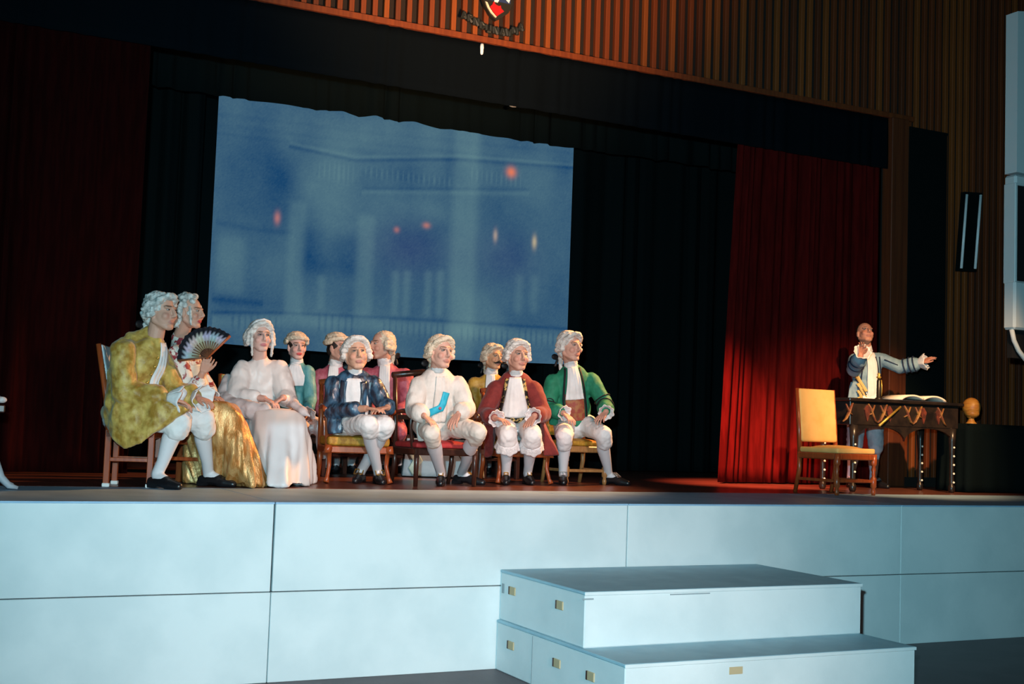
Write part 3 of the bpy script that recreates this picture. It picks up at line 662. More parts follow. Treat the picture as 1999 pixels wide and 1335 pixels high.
def desk():
    yf, yb = 1.80, 2.22
    xl = A(1612, 900, yb)[0]-0.03; xl = min(xl, A(1665, 900, yf)[0]); xr = A(1858, 900, yf)[0]
    zt = A(1850, 786, yf-0.05)[2]
    root = thing('writing_desk', 'black carved desk with gilt scrolls and ivory studs on its legs', 'desk', ((xl+xr)/2, (yf+yb)/2, 0))
    hw = (xr-xl)/2; hd = (yb-yf)/2
    MB().box2((-hw-.10, -hd-.06, zt-.03), (hw+.10, hd+.06, zt), .006).build('desk_top', M_desk, root)
    za = zt-.25
    MB().box2((-hw-.06, -hd-.02, za), (hw+.06, hd+.02, zt-.03), .004).build('apron', M_desk, root)
    for sx in (-1, 1):
        for sy in (-1, 1):
            lg = MB().lathe([(.022, 0), (.034, .02), (.034, .06), (.022, .08), (.026, .12), (.024, za*.55), (.034, za*.8), (.040, za)], (sx*hw, sy*hd, 0), 12).build('leg', M_desk, root, True)
            for kk in range(5):
                MB().sphere((sx*hw, sy*hd-.028, .10+kk*.085), .011).build('stud', M_stud, lg, True)
        # arched brackets between the legs
    for x0, x1 in ((-hw, -hw*.0), (0, hw)):
        pts = [(x0, za)]+[(x0+(x1-x0)*(.5-.5*math.cos(math.pi*i/14)), za-.14+.13*math.sin(math.pi*i/14)) for i in range(15)]+[(x1, za)]
        MB().prism(pts, -hd-.012, -hd+.012).build('arch_bracket', M_desk, root)
    # scroll ornaments on the apron
    n = 0
    for px in (1660, 1700, 1727, 1770, 1795, 1835):
        cx = A(px, 815, yf-.03)[0]-(xl+xr)/2; s_ = 1 if n % 2 else -1; n += 1; zc = (za+zt-.03)/2
        pth = [(cx+s_*.085, -hd-.026, zc-.085), (cx+s_*.05, -hd-.026, zc-.06), (cx+s_*.015, -hd-.028, zc), (cx-s_*.005, -hd-.028, zc+.05), (cx-s_*.03, -hd-.026, zc+.09)]
        MB().tube(pth, [.012, .02, .024, .02, .012], 8, 0.5).tube([(cx+s_*.05, -hd-.026, zc+.08), (cx+s_*.01, -hd-.026, zc+.0), (cx-s_*.03, -hd-.026, zc-.02)], [.01, .018, .008], 8, .5).build('scroll', M_orn, root, True)
    for px in (1693, 1737, 1803, 1832):
        cx = A(px, 815, yf-.03)[0]-(xl+xr)/2; zc = (za+zt)/2-.01
        MB().prism([(cx-.035, zc+.03), (cx, zc+.075), (cx+.035, zc+.03), (cx+.02, zc-.03), (cx, zc-.08), (cx-.02, zc-.03)], -hd-.035, -hd-.018).build('lozenge', M_orn2, root)
    # gilt baton leaning on the desk front
    a, b = A(1716, 831, yf-.12), A(1758, 794, yf-.06)
    o = MB().tube([a-a, b-a], [.013, .010], 8).build('baton', M_gold, None, True); o.location = a; tag(o, 'slim gilt baton leaning aslant on the desk front', 'baton')
    # open book
    bc = A(1782, 788, (yf+yb)/2); root2 = thing('open_book', 'open book with cream pages lying on the black desk', 'book', (bc[0], (yf+yb)/2, zt))
    for s_ in (-1, 1):
        xs = np.linspace(0, 1, 12); ys = np.linspace(-.15, .15, 3)
        g = np.array([[(s_*.29*x_, y_, .012+.055*math.sin(math.pi*min(1, x_*1.0)*.5+.0)*(1-x_)**.7*1.6+.012*(1-x_)+.0*y_) for y_ in ys] for x_ in xs])
        sheet_obj('page_block', g, .016, M_paper, root2)
    MB().box2((-.30, -.16, 0), (.30, .16, .008), .002).build('cover', M_cover, root2)
    # candlestick between singer and book
    return zt, yf, yb
ZT, YF, YB = desk()

def wig_table():
    Y = 1.95
    xl, xr = A(1866, 900, Y)[0]+.06, A(1990, 900, Y)[0]; zt = A(1895, 829, Y)[2]
    cx = (xl+xr)/2
    root = thing('draped_table', 'low table under a black cloth at the right of the desk', 'table', (cx, Y+.1, 0))
    hw = (xr-xl)/2
    MB().box2((-hw, -.2, zt-.03), (hw, .2, zt-.006), .004).build('table_top', M_wooddark, root)
    n = 90; rows = 10; g = np.zeros((n, rows, 3))
    for i in range(n):
        a = 2*math.pi*i/(n-1); q = max(abs(math.cos(a)), abs(math.sin(a)))
        bx, by = math.cos(a)/q*(hw+.012), math.sin(a)/q*.212
        for j in range(rows):
            t_ = j/(rows-1); k_ = 1+.05*t_+.03*t_*math.sin(a*13)+.02*t_*math.sin(a*7+1)
            g[i, j] = (bx*k_, by*k_, zt*(1-t_)+.01)
    sheet_obj('cloth_skirt', g, .006, M_black, root)
    MB().box2((-hw-.014, -.214, zt-.004), (hw+.014, .214, zt+.004), .002).build('cloth_top', M_black, root)
    q = A(1896, 828, Y); r2 = thing('wig_block', 'wooden wig block on a turned foot lit orange', 'wig stand', (q[0], Y, zt+.004))
    MB().lathe([(.055, 0), (.055, .01), (.035, .03), (.028, .05), (.032, .065), (.05, .072)], (0, 0, 0), 18).build('foot', M_block, r2, True)
    hm = blob([ell((0, 0, .17), (.085, .095, .10)), ell((0, -.01, .11), (.07, .075, .05))], .01, 3, 'head_block'); link('head_block', hm, M_block, r2)
wig_table()

# side table at the left edge
def side_table():
    q = G(38, 956); zt = D(10, 790, depth_of(q)+.1)[2]
    root = thing('side_table', 'dark-topped side table with pale curved legs cut by the left edge', 'table', (q[0]-.33, q[1]+.16, 0))
    MB().box2((-.30, -.16, zt-.05), (.22, .24, zt), .008).build('table_top', M_wooddark, root)
    for sx in (-1, 1):
        for sy in (-1, 1):
            MB().tube([(sx*.32, sy*.16, .012), (sx*.27, sy*.16, .024), (sx*.22, sy*.155, .075), (sx*.18, sy*.145, .17), (sx*.10, sy*.12, .24), (sx*.05, sy*.08, .24)], [.010, .020, .024, .030, .036, .03], 14).build('leg', M_whitelegs, root, True)
    MB().lathe([(.05, .2), (.05, .26), (.03, .32), (.03, zt-.12), (.06, zt-.05)], (0, 0, 0)).build('column', M_wooddark, root, True)
    r2 = thing('trinket_box', 'small silver and pink trinket on the dark side table', 'trinket', (root.location[0]+.16, root.location[1]-.05, zt))
    MB().lathe([(.03, 0), (.05, .02), (.045, .05), (.02, .06)], (0, 0, 0)).build('dish', M_trinket, r2, True)
    MB().sphere((.045, -.02, .03), (.03, .02, .02)).build('bow', M_pinkcuff, r2, True)
side_table()

# ================================================================== PEOPLE
SKIN = np.array([0.57, 0.31, 0.225])
def hand_prims(wr, tip, back, thumb_side, curl=0.5, s=1.0, spread=1.0):
    """palm plus four fingers and a thumb; back = direction of the back of the hand; thumb_side = lateral direction of the thumb"""
    d = nrm(tip-wr); n = nrm(back-d*(back @ d)); l = nrm(np.cross(d, n))
    if l @ thumb_side < 0: l = -l
    P = []; r = 0.0085*s
    fl = [0.070, 0.078, 0.072, 0.056]
    for i in range(4):
        off = (1.5-i)*0.0215*s
        k0 = wr+d*0.02*s+l*off*0.6; k1 = wr+d*(0.088-0.004*abs(i-1))*s+l*off
        P.append(cap(k0, k1, 0.0125*s, 0.0115*s))
        fd = nrm(d+l*(1.5-i)*0.10*spread); a = k1; L = fl[i]*s
        for j, fr in enumerate((0.45, 0.32, 0.23)):
            ang = curl*(0.35+0.75*j); dd = nrm(fd*math.cos(ang)-n*math.sin(ang)); b = a+dd*L*fr
            P.append(cap(a, b, r*(1.05-0.1*j), r*(0.95-0.1*j))); a = b
    t0 = wr+d*0.025*s+l*0.022*s; t1 = wr+d*0.062*s+l*0.050*s-n*0.010*s; t2 = t1+nrm(d*0.9+l*0.35-n*0.25*curl)*0.032*s; t3 = t2+nrm(d-n*0.4*curl)*0.024*s
    P += [cap(t0, t1, 0.014*s, 0.0115*s), cap(t1, t2, 0.0105*s, 0.0095*s), cap(t2, t3, 0.0092*s, 0.0078*s)]
    return P

class Person:
    def __init__(self, label, depth, head, face, neck, pelvis, sh, el, wr, tip, kn, foot, toe, s=1.0, faceup=0.0, tilt=0.0, curl=(0.5, 0.5), backs=None,
                 skin=SKIN, group='costumed performers', lips=(0.46, 0.19, 0.15), brow=(0.16, 0.09, 0.06), seated=True, hs=1.0, makeup=None, slim=1.0, gaze_dark=False):
        self.depth = depth; self.s = s; self.hs = hs*s; self.slim = slim
        J = lambda q: D(q[0], q[1], depth-(q[2] if len(q) > 2 else 0.0))
        self.J = J
        self.hc = J(head); self.neck = J(neck); self.pel = J(pelvis)
        self.sh = [J(q) for q in sh]; self.el = [J(q) for q in el]; self.wr = [J(q) for q in wr]; self.tip = [J(q) for q in tip]
        self.kn = [J(q) for q in kn]
        self.an = []; self.toe = [nrm(t) for t in toe]
        for q in foot:
            g = G(q[0], q[1]) if len(q) == 2 else np.array([*(J(q)[:2]), 0.0]); self.an.append(np.array([g[0], g[1], 0.085*s]))
        self.root = thing('person', label, 'person', (self.pel[0], self.pel[1], 0.0), 0, group)
        self.off = np.array(self.root.location)
        self.up = nrm(self.neck-self.pel); r_ = self.sh[0]-self.sh[1]; self.right = nrm(r_-self.up*(r_ @ self.up)); self.fwd = np.cross(self.up, self.right)
        self.fy = nrm(np.asarray(face, float)+UP*faceup); rx = nrm(np.cross(self.fy, UP)); uz = np.cross(rx, self.fy)
        c, sn = math.cos(math.radians(tilt)), math.sin(math.radians(tilt))
        self.hx = c*rx+sn*uz; self.uz = -sn*rx+c*uz
        self.hip = [self.pel+self.right*0.09*s, self.pel-self.right*0.09*s]
        self.AX = np.vstack([self.right, self.fwd, self.up]); self.HX = np.vstack([self.hx, self.fy, self.uz])
        self.curl = curl; self.lips = np.array(lips); self.brow = np.array(brow); self.skin = np.asarray(skin); self.makeup = makeup
        self.backs = backs or [UP, UP]; self.seated = seated; self.hull_extra = []
    def H(self, x, y, z): return self.hc+(np.array([x, y, z])*self.hs) @ self.HX
    def T(self, t, x=0.0, y=0.0): return self.pel+(self.neck-self.pel)*t+self.right*x*self.s+self.fwd*y*self.s
    def add(self, name, me, m, parent=None, smooth=True):
        me.transform(Matrix.Translation(-Vector(self.off))); return link(name, me, m, parent or self.root, smooth)
    def body(self, feet=True, voxel=0.0055):
        s, hs = self.s, self.hs; H = self.H; P = []
        E_ = lambda c, r: ell(H(*c), np.array(r)*hs, self.HX)
        cp = lambda a, b, ra, rb: cap(H(*a), H(*b), ra*hs, rb*hs)
        P += [E_((0, -.018, .035), (.076, .094, .086)), E_((0, .018, -.035), (.067, .072, .082)), E_((0, .056, -.098), (.030, .026, .022))]
        for sx in (-1, 1):
            P += [cp((sx*.052, -.01, -.055), (sx*.018, .058, -.098), .024, .020), E_((sx*.036, .060, -.032), (.026, .026, .026)), E_((sx*.078, -.012, -.012), (.010, .020, .032)),
                  cp((sx*.012, .086, .026), (sx*.045, .070, .026), .010, .009)]
            P += [E_((sx*.012, .094, -.034), (.008, .009, .007))]
        P += [cp((0, .088, .018), (0, .110, -.022), .009, .013), cp((0, .108, -.026), (0, .104, -.030), .013, .011)]
        P += [cp((-.018, .081, -.062), (.018, .081, -.062), .007, .007), cp((-.012, .082, -.070), (.012, .082, -.070), .008, .008)]
        P += [cap(H(0, -.025, -.05), self.neck+self.up*0.0, .054*hs, .060*s)]
        P += [ell(self.T(.62), np.array([.145, .095, .19])*s, self.AX), ell(self.T(.2), np.array([.14, .10, .16])*s, self.AX), cap(self.sh[0], self.sh[1], .05*s)]
        for i in (0, 1):
            P += chain([self.sh[i], self.el[i], self.wr[i]], [.044*s, .036*s, .026*s])
            P += hand_prims(self.wr[i], self.tip[i], np.asarray(self.backs[i], float), (-self.right if i == 0 else self.right), self.curl[i], s)
            mid = self.kn[i]*.68+self.an[i]*.32-self.toe[i]*.015
            P += chain([self.hip[i], self.kn[i], mid, self.an[i]], [.07*s, .048*s, .045*s, .030*s])
            if feet: P += chain([self.an[i]-UP*.03*s, self.an[i]-UP*.052*s+self.toe[i]*.13*s], [.028*s, .026*s])
        me = blob(P, voxel, 2, 'body')
        co = coords(me); L = ((co-self.hc) @ self.HX.T)/hs; x, y, z = L.T
        near = (np.abs(L).max(axis=1) < .16)
        col = np.tile(self.skin, (len(co), 1))
        def mixin(mask, c): 
            mk = (mask*near)[:, None]; col[:] = col*(1-mk)+np.asarray(c)*mk
        front = smoothstep(.04, .07, y)
        mixin(.35*front*(np.exp(-(((np.abs(x)-.038)/.022)**2+((z+.03)/.022)**2))), self.skin*np.array([1.1, .62, .62]))
        mixin(front*smoothstep(1.25, .8, np.sqrt((x/.025)**2+((z+.066)/.0125)**2)), self.lips)
        mixin(.9*front*smoothstep(1.3, .7, np.sqrt(((np.abs(x)-.031)/.020)**2+((z-.031)/.0065)**2)), self.brow)
        if self.makeup is not None:
            mixin(.75*front*smoothstep(1.3, .5, np.sqrt(((np.abs(x)-.031)/.022)**2+((z-.010)/.013)**2)), self.makeup)
        # hands a little ruddier
        for i in (0, 1):
            dist = np.linalg.norm(co-(self.wr[i]+nrm(self.tip[i]-self.wr[i])*.08), axis=1); mk = smoothstep(.15, .09, dist)[:, None]*.6
            col = col*(1-mk)+self.skin*np.array([.95, .78, .72])*mk
        colour(me, col)
        o = self.add('body', me, M_skin)
        for sx in (-1, 1):
            m_ = MB().sphere((0, 0, 0), 1.0, 8).mesh('eye'); v = coords(m_)
            c_ = np.where((v[:, 1:2] > .80), np.array([.015, .012, .01]), np.array([.42, .36, .33]))
            setco(m_, (v*np.array([.0125, .0115, .0072])*hs) @ self.HX + H(sx*.031, .0775, .010)); colour(m_, c_)
            self.add('eye', m_, M_eye)
        return o
    # ---- legs
    def stockings(self, m=None):
        s = self.s
        for i in (0, 1):
            k, a, t = self.kn[i], self.an[i], self.toe[i]
            mid = k*.66+a*.34-t*.018
            me = blob(chain([k, mid, k*.25+a*.75, a+UP*.01], [.056*s, .061*s, .042*s, .039*s])+chain([a, a-UP*.035*s+t*.10*s], [.038*s, .032*s]), .008, 3, 'stocking')
            self.add('stocking', me, m or M_stock)
    def shoes(self, buckle=None, big=True):
        s = self.s
        for i in (0, 1):
            a, t = self.an[i], self.toe[i]; g = np.array([a[0], a[1], 0]); l = np.cross(UP, t)
            P = [cap(g-t*.045*s+UP*.045*s, g-t*.03*s+UP*.03*s, .034*s, .034*s), cap(g-t*.03*s+UP*.035*s, g+t*.13*s+UP*.03*s, .036*s, .042*s), cap(g+t*.13*s+UP*.03*s, g+t*.195*s+UP*.022*s, .041*s, .028*s),
                 cap(g+t*.01*s+UP*.055*s, g+t*.09*s+UP*.05*s, .036*s, .038*s)]
            P += [hull([g-t*.075*s+l*.03*s*e+UP*z for e in (-1, 1) for z in (0, .03*s)]+[g-t*.01*s+l*.03*s*e+UP*z for e in (-1, 1) for z in (0, .03*s)])]
            me = blob(P, .007, 2, 'shoe'); co = coords(me); co[:, 2] = np.maximum(co[:, 2], .002)
            loc = (co-g) @ t; arch = smoothstep(.0, .02, loc)*smoothstep(.10, .06, loc)*(co[:, 2] < .02); co[:, 2] += arch*.010
            setco(me, co); o = self.add('shoe', me, M_shoe)
            if buckle is not None:
                c = g+t*.085*s+UP*.092*s; nn = nrm(UP+t*.75); tt = nrm(t-nn*(t @ nn)); b = MB(); hw, hh = (.034, .030) if big else (.016, .016)
                cor = [c+l*hw*a_+tt*hh*b_ for a_, b_ in ((-1, -1), (1, -1), (1, 1), (-1, 1), (-1, -1))]
                for q0, q1 in zip(cor[:-1], cor[1:]): b.tube([q0, q1], .0055, 6)
                if big: b.tube([c+tt*hh, c-tt*hh], .004, 6)
                self.add('buckle', b.mesh('buckle'), buckle, o, False)
    def breeches(self, m, puff=0.0, r=(.098, .076), end=.12, ruffle=None):
        s = self.s; P = [ell(self.T(-.02, 0, .0), np.array([.175, .14, .13])*s, self.AX)]
        for i in (0, 1):
            h, k, a = self.hip[i], self.kn[i], self.an[i]; e = k+(a-k)*end
            P += chain([h, h*.5+k*.5, k], [r[0]*s, (r[0]+r[1])/2*s, r[1]*s]); P += [cap(k, e, r[1]*.98*s, (.066+puff)*s)]
        me = blob(P, .010, 4, 'breeches'); displace(me, .006, 16, 3); displace(me, .003, 40, 5); self.br = me
        o = self.add('breeches', me, m)
        if ruffle is not None:
            for i in (0, 1):
                k, a = self.kn[i], self.an[i]; ax = nrm(a-k); e = k+(a-k)*(end+.03)
                self.ruffle('knee_ruffle', e, ax, (.060+puff)*s, .085*s+puff, .07*s, ruffle, o)
        return o
    def ruffle(self, name, c, ax, r0, r1, L, m, parent=None, n=64, waves=11, th=.005, squash=None):
        u = nrm(np.cross(ax, [0.3, 0.5, 0.81])); v = np.cross(ax, u); rows = 7; g = np.zeros((n, rows, 3))
        for i in range(n):
            a = 2*math.pi*i/(n-1)
            for j in range(rows):
                t = j/(rows-1); r = r0+(r1-r0)*t**.8+.005*t*math.sin(a*waves)
                g[i, j] = c+ax*(L*(t-.15)+.010*t*math.sin(a*waves*.5+1))+r*(math.cos(a)*u+math.sin(a)*v)
        vv, f = sheet(g, th); return self.add(name, pymesh(name, vv, f), m, parent)
    # ---- coat
    def coat(self, m, extra=(), sleeve=(.074, .066, .060), cuffr=.068, belly=1.0, voxel=.010, folds=.007, hips=True, seed=0, flare=None):
        s = self.s; sl = self.slim
        P = [ell(self.T(.66, 0, .0), np.array([.172*sl, .122, .205])*s, self.AX), ell(self.T(.30, 0, .012), np.array([.165*sl, .128*belly, .19])*s, self.AX),
             cap(self.sh[0]*.93+self.sh[1]*.07, self.sh[1]*.93+self.sh[0]*.07, .068*s), cap(self.T(.90), self.T(.995, 0, -.01), .085*s, .064*s)]
        if hips: P.append(ell(self.T(.03, 0, -.01), np.array([.182, .15, .12])*s, self.AX))
        P += list(extra)
        tm = blob(P, .014, 3, 'torso_only'); displace(tm, folds, 9, seed)
        v = coords(tm); self.bvh = BVHTree.FromPolygons([tuple(p) for p in v], [tuple(q.vertices) for q in tm.polygons]); bpy.data.meshes.remove(tm)
        for i in (0, 1):
            w1 = self.wr[i]+(self.el[i]-self.wr[i])*.34
            P += chain([self.sh[i], self.el[i], w1], [sleeve[0]*s, sleeve[1]*s, sleeve[2]*s])
            if cuffr: P.append(cap(self.el[i]*.42+w1*.58, w1, sleeve[1]*s*.95, cuffr*s))
        me = blob(P, voxel, 3, 'coat'); displace(me, folds, 9, seed); displace(me, folds*.5, 24, seed+7, (1, 1, .6))
        self.coat_o = self.add('coat', me, m); return self.coat_o
    def on(self, t, x, off=.006):
        o = self.T(t, x, .7); hit = self.bvh.ray_cast(Vector(o), Vector(-self.fwd), 1.5)
        if hit[0] is None: return self.T(t, x, .10)
        return np.array(hit[0])+self.fwd*off
    def panel(self, name, m, t0, t1, w0, w1, x0=0.0, x1=0.0, off=.010, ruff=.006, waves=5, nx=24, nt=20, bulge=0.0, parent=None, th=.006, wmid=None):
        g = np.zeros((nx, nt, 3))
        for j in range(nt):
            q = j/(nt-1); t = t0+(t1-t0)*q; wd = w0+(w1-w0)*q
            if wmid is not None: wd += (wmid-(w0+w1)/2)*4*q*(1-q)
            for i in range(nx):
                e = i/(nx-1)*2-1; x = x0+(x1-x0)*q+e*wd
                g[i, j] = self.on(t, x, off+bulge*(1-e*e)*math.sin(math.pi*min(1, q*1.1))+ruff*(.3+.7*q)*math.sin(e*waves*math.pi+q*2))
        # smooth the draped sheet across steps
        for _ in range(3):
            g[1:-1] = .25*g[:-2]+.5*g[1:-1]+.25*g[2:]; g[:, 1:-1] = .25*g[:, :-2]+.5*g[:, 1:-1]+.25*g[:, 2:]
        v, f = sheet(g, th); return self.add(name, pymesh(name, v, f), m, parent)
    def strip(self, name, m, pts, wd, off=.012, parent=None, th=.006, n=16, sm=2):
        pts = np.asarray(pts, float); tt = np.linspace(0, len(pts)-1, n); P_ = np.array([[np.interp(a, range(len(pts)), pts[:, 0]), np.interp(a, range(len(pts)), pts[:, 1])] for a in tt])
        g = np.zeros((n, 4, 3)); LT = np.linalg.norm(self.neck-self.pel)/self.s
        for i in range(n):
            d = P_[min(i+1, n-1)]-P_[max(i-1, 0)]; d = np.array([d[0]*LT, d[1]]); d /= max(1e-6, np.linalg.norm(d))   # (t, x)
            for j in range(4):
                e = (j/3-.5)*wd; g[i, j] = self.on(P_[i, 0]-d[1]*e/LT, P_[i, 1]+d[0]*e, off)
        for _ in range(sm): g[1:-1] = .25*g[:-2]+.5*g[1:-1]+.25*g[2:]
        v, f = sheet(g, th); return self.add(name, pymesh(name, v, f), m, parent or self.coat_o)
    def buttons(self, m, pts, r=.010, parent=None):
        for t, x in pts:
            b = MB().sphere(self.on(t, x, .010), r, 6); self.add('button', b.mesh('button'), m, parent or self.coat_o)
    def neckcloth(self, m, t0=.93, r=.066, parent=None):
        s = self.s; me = blob([cap(self.T(t0, 0, -.01), self.neck+nrm(self.H(0, -.01, -.08)-self.neck)*.045*s, r*s*1.08, r*s*.93)], .008, 2, 'stock'); displace(me, .004, 40, 2, (1, 1, 2.5))
        return self.add('stock', me, m, parent)
    def cuffs(self, m, r=(.045, .075), L=.07, waves=9):
        for i in (0, 1):
            ax = nrm(self.wr[i]-self.el[i]); self.ruffle('cuff', self.wr[i]-ax*.02*self.s, ax, .028*self.s, r[1]*self.s, L*self.s, m, None, 56, waves)
    def ring(self, name, m, a, b, f, r, th=.006, parent=None):
        """band round a sleeve at fraction f between joints a and b"""
        c = a+(b-a)*f; ax = nrm(b-a); u = nrm(np.cross(ax, [.3, .5, .81])); v = np.cross(ax, u)
        pth = [c+r*(math.cos(q)*u+math.sin(q)*v) for q in np.linspace(0, 2*math.pi, 25)]
        return self.add(name, MB().tube(pth, th, 6).mesh(name), m, parent or self.coat_o)
    # ---- hair
    def wig(self, style='queue', m=None, seed=1, bow=True, lift=1.0):
        m = m or M_wig; hs = self.hs; H = self.H; r_ = np.random.RandomState(seed); P = []
        E_ = lambda c, r: ell(H(*c), np.array(r)*hs, self.HX)
        cp = lambda a, b, ra, rb=None: cap(H(*a), H(*b), ra*hs, (ra if rb is None else rb)*hs)
        if style in ('queue', 'ringlet', 'bald', 'wavy'):
            up = 0.0 if style != 'bald' else -.012
            P += [E_((0, -.034, .052+up), (.090, .102, .088*lift)), E_((0, -.085, -.005), (.074, .052, .085))]
            if style != 'bald':
                arc = [(-.080, .018, .045), (-.060, .050, .080), (-.025, .068, .100), (.0, .071, .104), (.025, .068, .100), (.060, .050, .080), (.080, .018, .045)]
                P += [cp(arc[i], arc[i+1], .021) for i in range(6)]
            for sx in (-1, 1):
                for k_, zz in enumerate((.012, -.026) if style != 'ringlet' else (.02, -.02, -.055)):
                    P += [cp((sx*(.088+.004*k_), -.062, zz-.004), (sx*(.092+.004*k_), .008, zz+.004), .0225)]
                P += [cp((sx*.078, -.01, .045), (sx*.086, -.04, .03), .03)]
                if style == 'ringlet':
                    P += [cp((sx*.080, .035, .03), (sx*.084, .045, -.05), .013, .012), cp((sx*.084, .045, -.05), (sx*.076, .05, -.15), .012, .010)]
                    P += [E_((sx*.095, -.04, -.01), (.035, .05, .06))]
            if style != 'ringlet': P += [cp((0, -.118, -.05), (0, -.125, -.10), .022, .02), cp((0, -.125, -.10), (0, -.115, -.20), .020, .012)]
        elif style == 'curly':
            for k_ in range(120):
                v = r_.randn(3); v /= np.linalg.norm(v)
                q = np.array([v[0]*.094, -.032+v[1]*.108, .038+v[2]*.098])
                if q[1] > .03 and q[2] < .075: continue
                if q[2] < -.055: continue
                P += [cp(tuple(q), tuple(q), .016+.010*r_.rand())]
            P += [E_((0, -.034, .045), (.074, .086, .074)), E_((0, -.085, -.02), (.075, .05, .085))]
            for k_ in range(40):
                q = np.array([(r_.rand()-.5)*.16, -.07-.055*r_.rand(), -.02-.09*r_.rand()]); P += [cp(tuple(q), tuple(q), .018)]
        elif style == 'cap':
            P += [E_((0, -.035, .082), (.092, .108, .062))]
            arc = [(.092*math.cos(a), -.03+.108*math.sin(a), .062+.022*math.sin(a)) for a in np.linspace(0, 2*math.pi, 17)]
            P += [cp(arc[i], arc[i+1], .022) for i in range(16)]
            for sx in (-1, 1): P += [cp((sx*.095, -.06, .035), (sx*.096, .0, .04), .018)]
        me = blob(P, .005 if style == 'curly' else .0065, 0 if style == 'curly' else 2, 'wig')
        if style != 'curly': displace(me, .0035*hs, 38, seed, (1, 1, 2)); displace(me, .002*hs, 90, seed+3)
        if style == 'wavy': displace(me, .007*hs, 30, seed+8)
        o = self.add('wig', me, m)
        if style in ('cap',):
            hm = blob([E_((0, -.024, .022), (.082, .092, .080)), E_((0, -.07, -.02), (.066, .05, .06))], .007, 2, 'hair'); self.add('hair', hm, M_hair)
        if style in ('queue', 'bald', 'wavy') and bow:
            bp_ = [E_((0, -.145, -.085), (.016, .016, .018))]
            for sx in (-1, 1): bp_ += [E_((sx*.042, -.145, -.078), (.036, .012, .026)), cp((sx*.01, -.145, -.09), (sx*.03, -.150, -.15), .010, .012)]
            self.add('ribbon_bow', blob(bp_, .006, 1, 'ribbon_bow'), M_ribbon, o)
        return o

R_, T_ = RX, TC
# ---------------------------------------------------------------- man in the yellow coat
p = Person('man in a yellow brocade coat and white wig sitting at the far left', 8.42, (316, 609, 0.0), R_*.88+T_*.42, (303, 657, -.02), (246, 815, -.04),
           [(240, 684, .15), (306, 690, -.20)], [(240, 766, .19), (340, 765, -.16)], [(336, 778, .17), (385, 775, -.05)], [(378, 792, .14), (410, 785, .0)],
           [(352, 822, .10), (398, 818, -.10)], [(305, 953), (405, 949)], [R_*.85+T_*.45, R_*.96+T_*.25], faceup=.02, curl=(.7, .6), brow=(.10, .06, .04), hs=1.06)
p.body(); p.stockings(); p.shoes()
p.breeches(M_white, puff=.018, end=.16, r=(.10, .080))
q = p.J
skirt = hull([q(v) for v in ((226, 770, .20), (226, 770, -.22), (300, 775, .24), (300, 775, -.2), (345, 792, .24), (372, 800, .16), (325, 822, .26), (218, 815, .22), (208, 812, -.15), (206, 825, .1), (222, 858, .20), (245, 874, .22), (272, 866, .26), (300, 846, .27), (235, 865, .0), (330, 800, -.1))])
p.coat(M_yellow, extra=[skirt, cap(q((250, 690, .0)), q((243, 790, .06)), .115, .135), cap(q((292, 652, -.04)), q((268, 668, -.03)), .062, .09), cap(q((330, 730, -.1)), q((350, 790, -.05)), .06, .08)], sleeve=(.086, .080, .072), cuffr=.085, folds=.011, seed=2, belly=1.1)
p.panel('shirt_front', M_white, .97, .42, .04, .05, x0=-.01, x1=.01, off=.012, waves=3)
p.cuffs(M_white, (.05, .095), .10)
p.wig('wavy', M_wiggrey, 2)
p.buttons(M_gold, [(.80, .06), (.70, .065), (.60, .07), (.50, .072)], .010)
YEL = p
# ---------------------------------------------------------------- lady with the fan
p = Person('lady with grey curled wig and gold skirt holding up a fan', 8.92, (372, 610, .05), R_*.93+T_*.30, (352, 658, -.02), (378, 805, -.05),
           [(344, 690, .15), (368, 688, -.17)], [(372, 778, .16), (408, 762, -.12)], [(395, 728, .22), (408, 775, .08)], [(413, 690, .24), (438, 778, .15)],
           [(448, 806, .12), (458, 806, -.10)], [(470, 940), (490, 938)], [R_, R_], s=.92, curl=(1.0, .6), lips=(.45, .04, .05), hs=1.04, backs=[R_*.3+T_*.9, UP], slim=.9)
p.body(feet=False)
q = p.J
p.coat(M_floral, sleeve=(.070, .066, .06), cuffr=.0, hips=False, folds=.005, seed=4)
p.panel('stomacher', M_creamsatin, .62, .08, .12, .07, off=.012, ruff=.004, x0=.02)
hem = []
gx = G(362, 944), G(400, 946), G(440, 950), G(490, 954), G(519, 951), G(513, 946), G(440, 940), G(372, 939)
pts = [np.array([*g_[:2], .012]) for g_ in gx]+[q(v) for v in ((372, 775, .2), (372, 775, -.2), (402, 778, .22), (398, 780, -.22), (448, 785, .16), (462, 790, -.12), (474, 812, .16), (484, 830, -.10), (460, 800, .2), (360, 815, .1), (362, 815, -.2))]
me = blob([hull(pts)], .012, 14, 'skirt'); co = coords(me); no = normals(me)
an = np.arctan2(co[:, 1]-co[:, 1].mean(), co[:, 0]-co[:, 0].mean()); low = smoothstep(.55, .05, co[:, 2])
setco(me, np.maximum(co+no*((.022*np.sin(an*19+co[:, 2]*3)+.010*np.sin(an*43))*low)[:, None], [-99, -99, .004])); displace(me, .006, 10, 3)
p.add('skirt', me, M_goldlame)
p.ruffle('sleeve_frill', p.el[0]*.35+p.wr[0]*.65, nrm(p.el[0]-p.wr[0]), .042, .075, .16, M_white, None, 56, 7)
p.ruffle('sleeve_frill', p.wr[1]*.8+p.el[1]*.2, nrm(p.wr[1]-p.el[1]), .04, .07, .06, M_white, None, 56, 7)
p.wig('curly', M_wiggrey, 5)
m_ = MB().tube([p.H(.07, .04, .04), p.H(.075, .05, -.03), p.H(.07, .055, -.10)], [.012, .011, .008], 8); p.add('ringlet', m_.mesh('ringlet'), M_wiggrey)
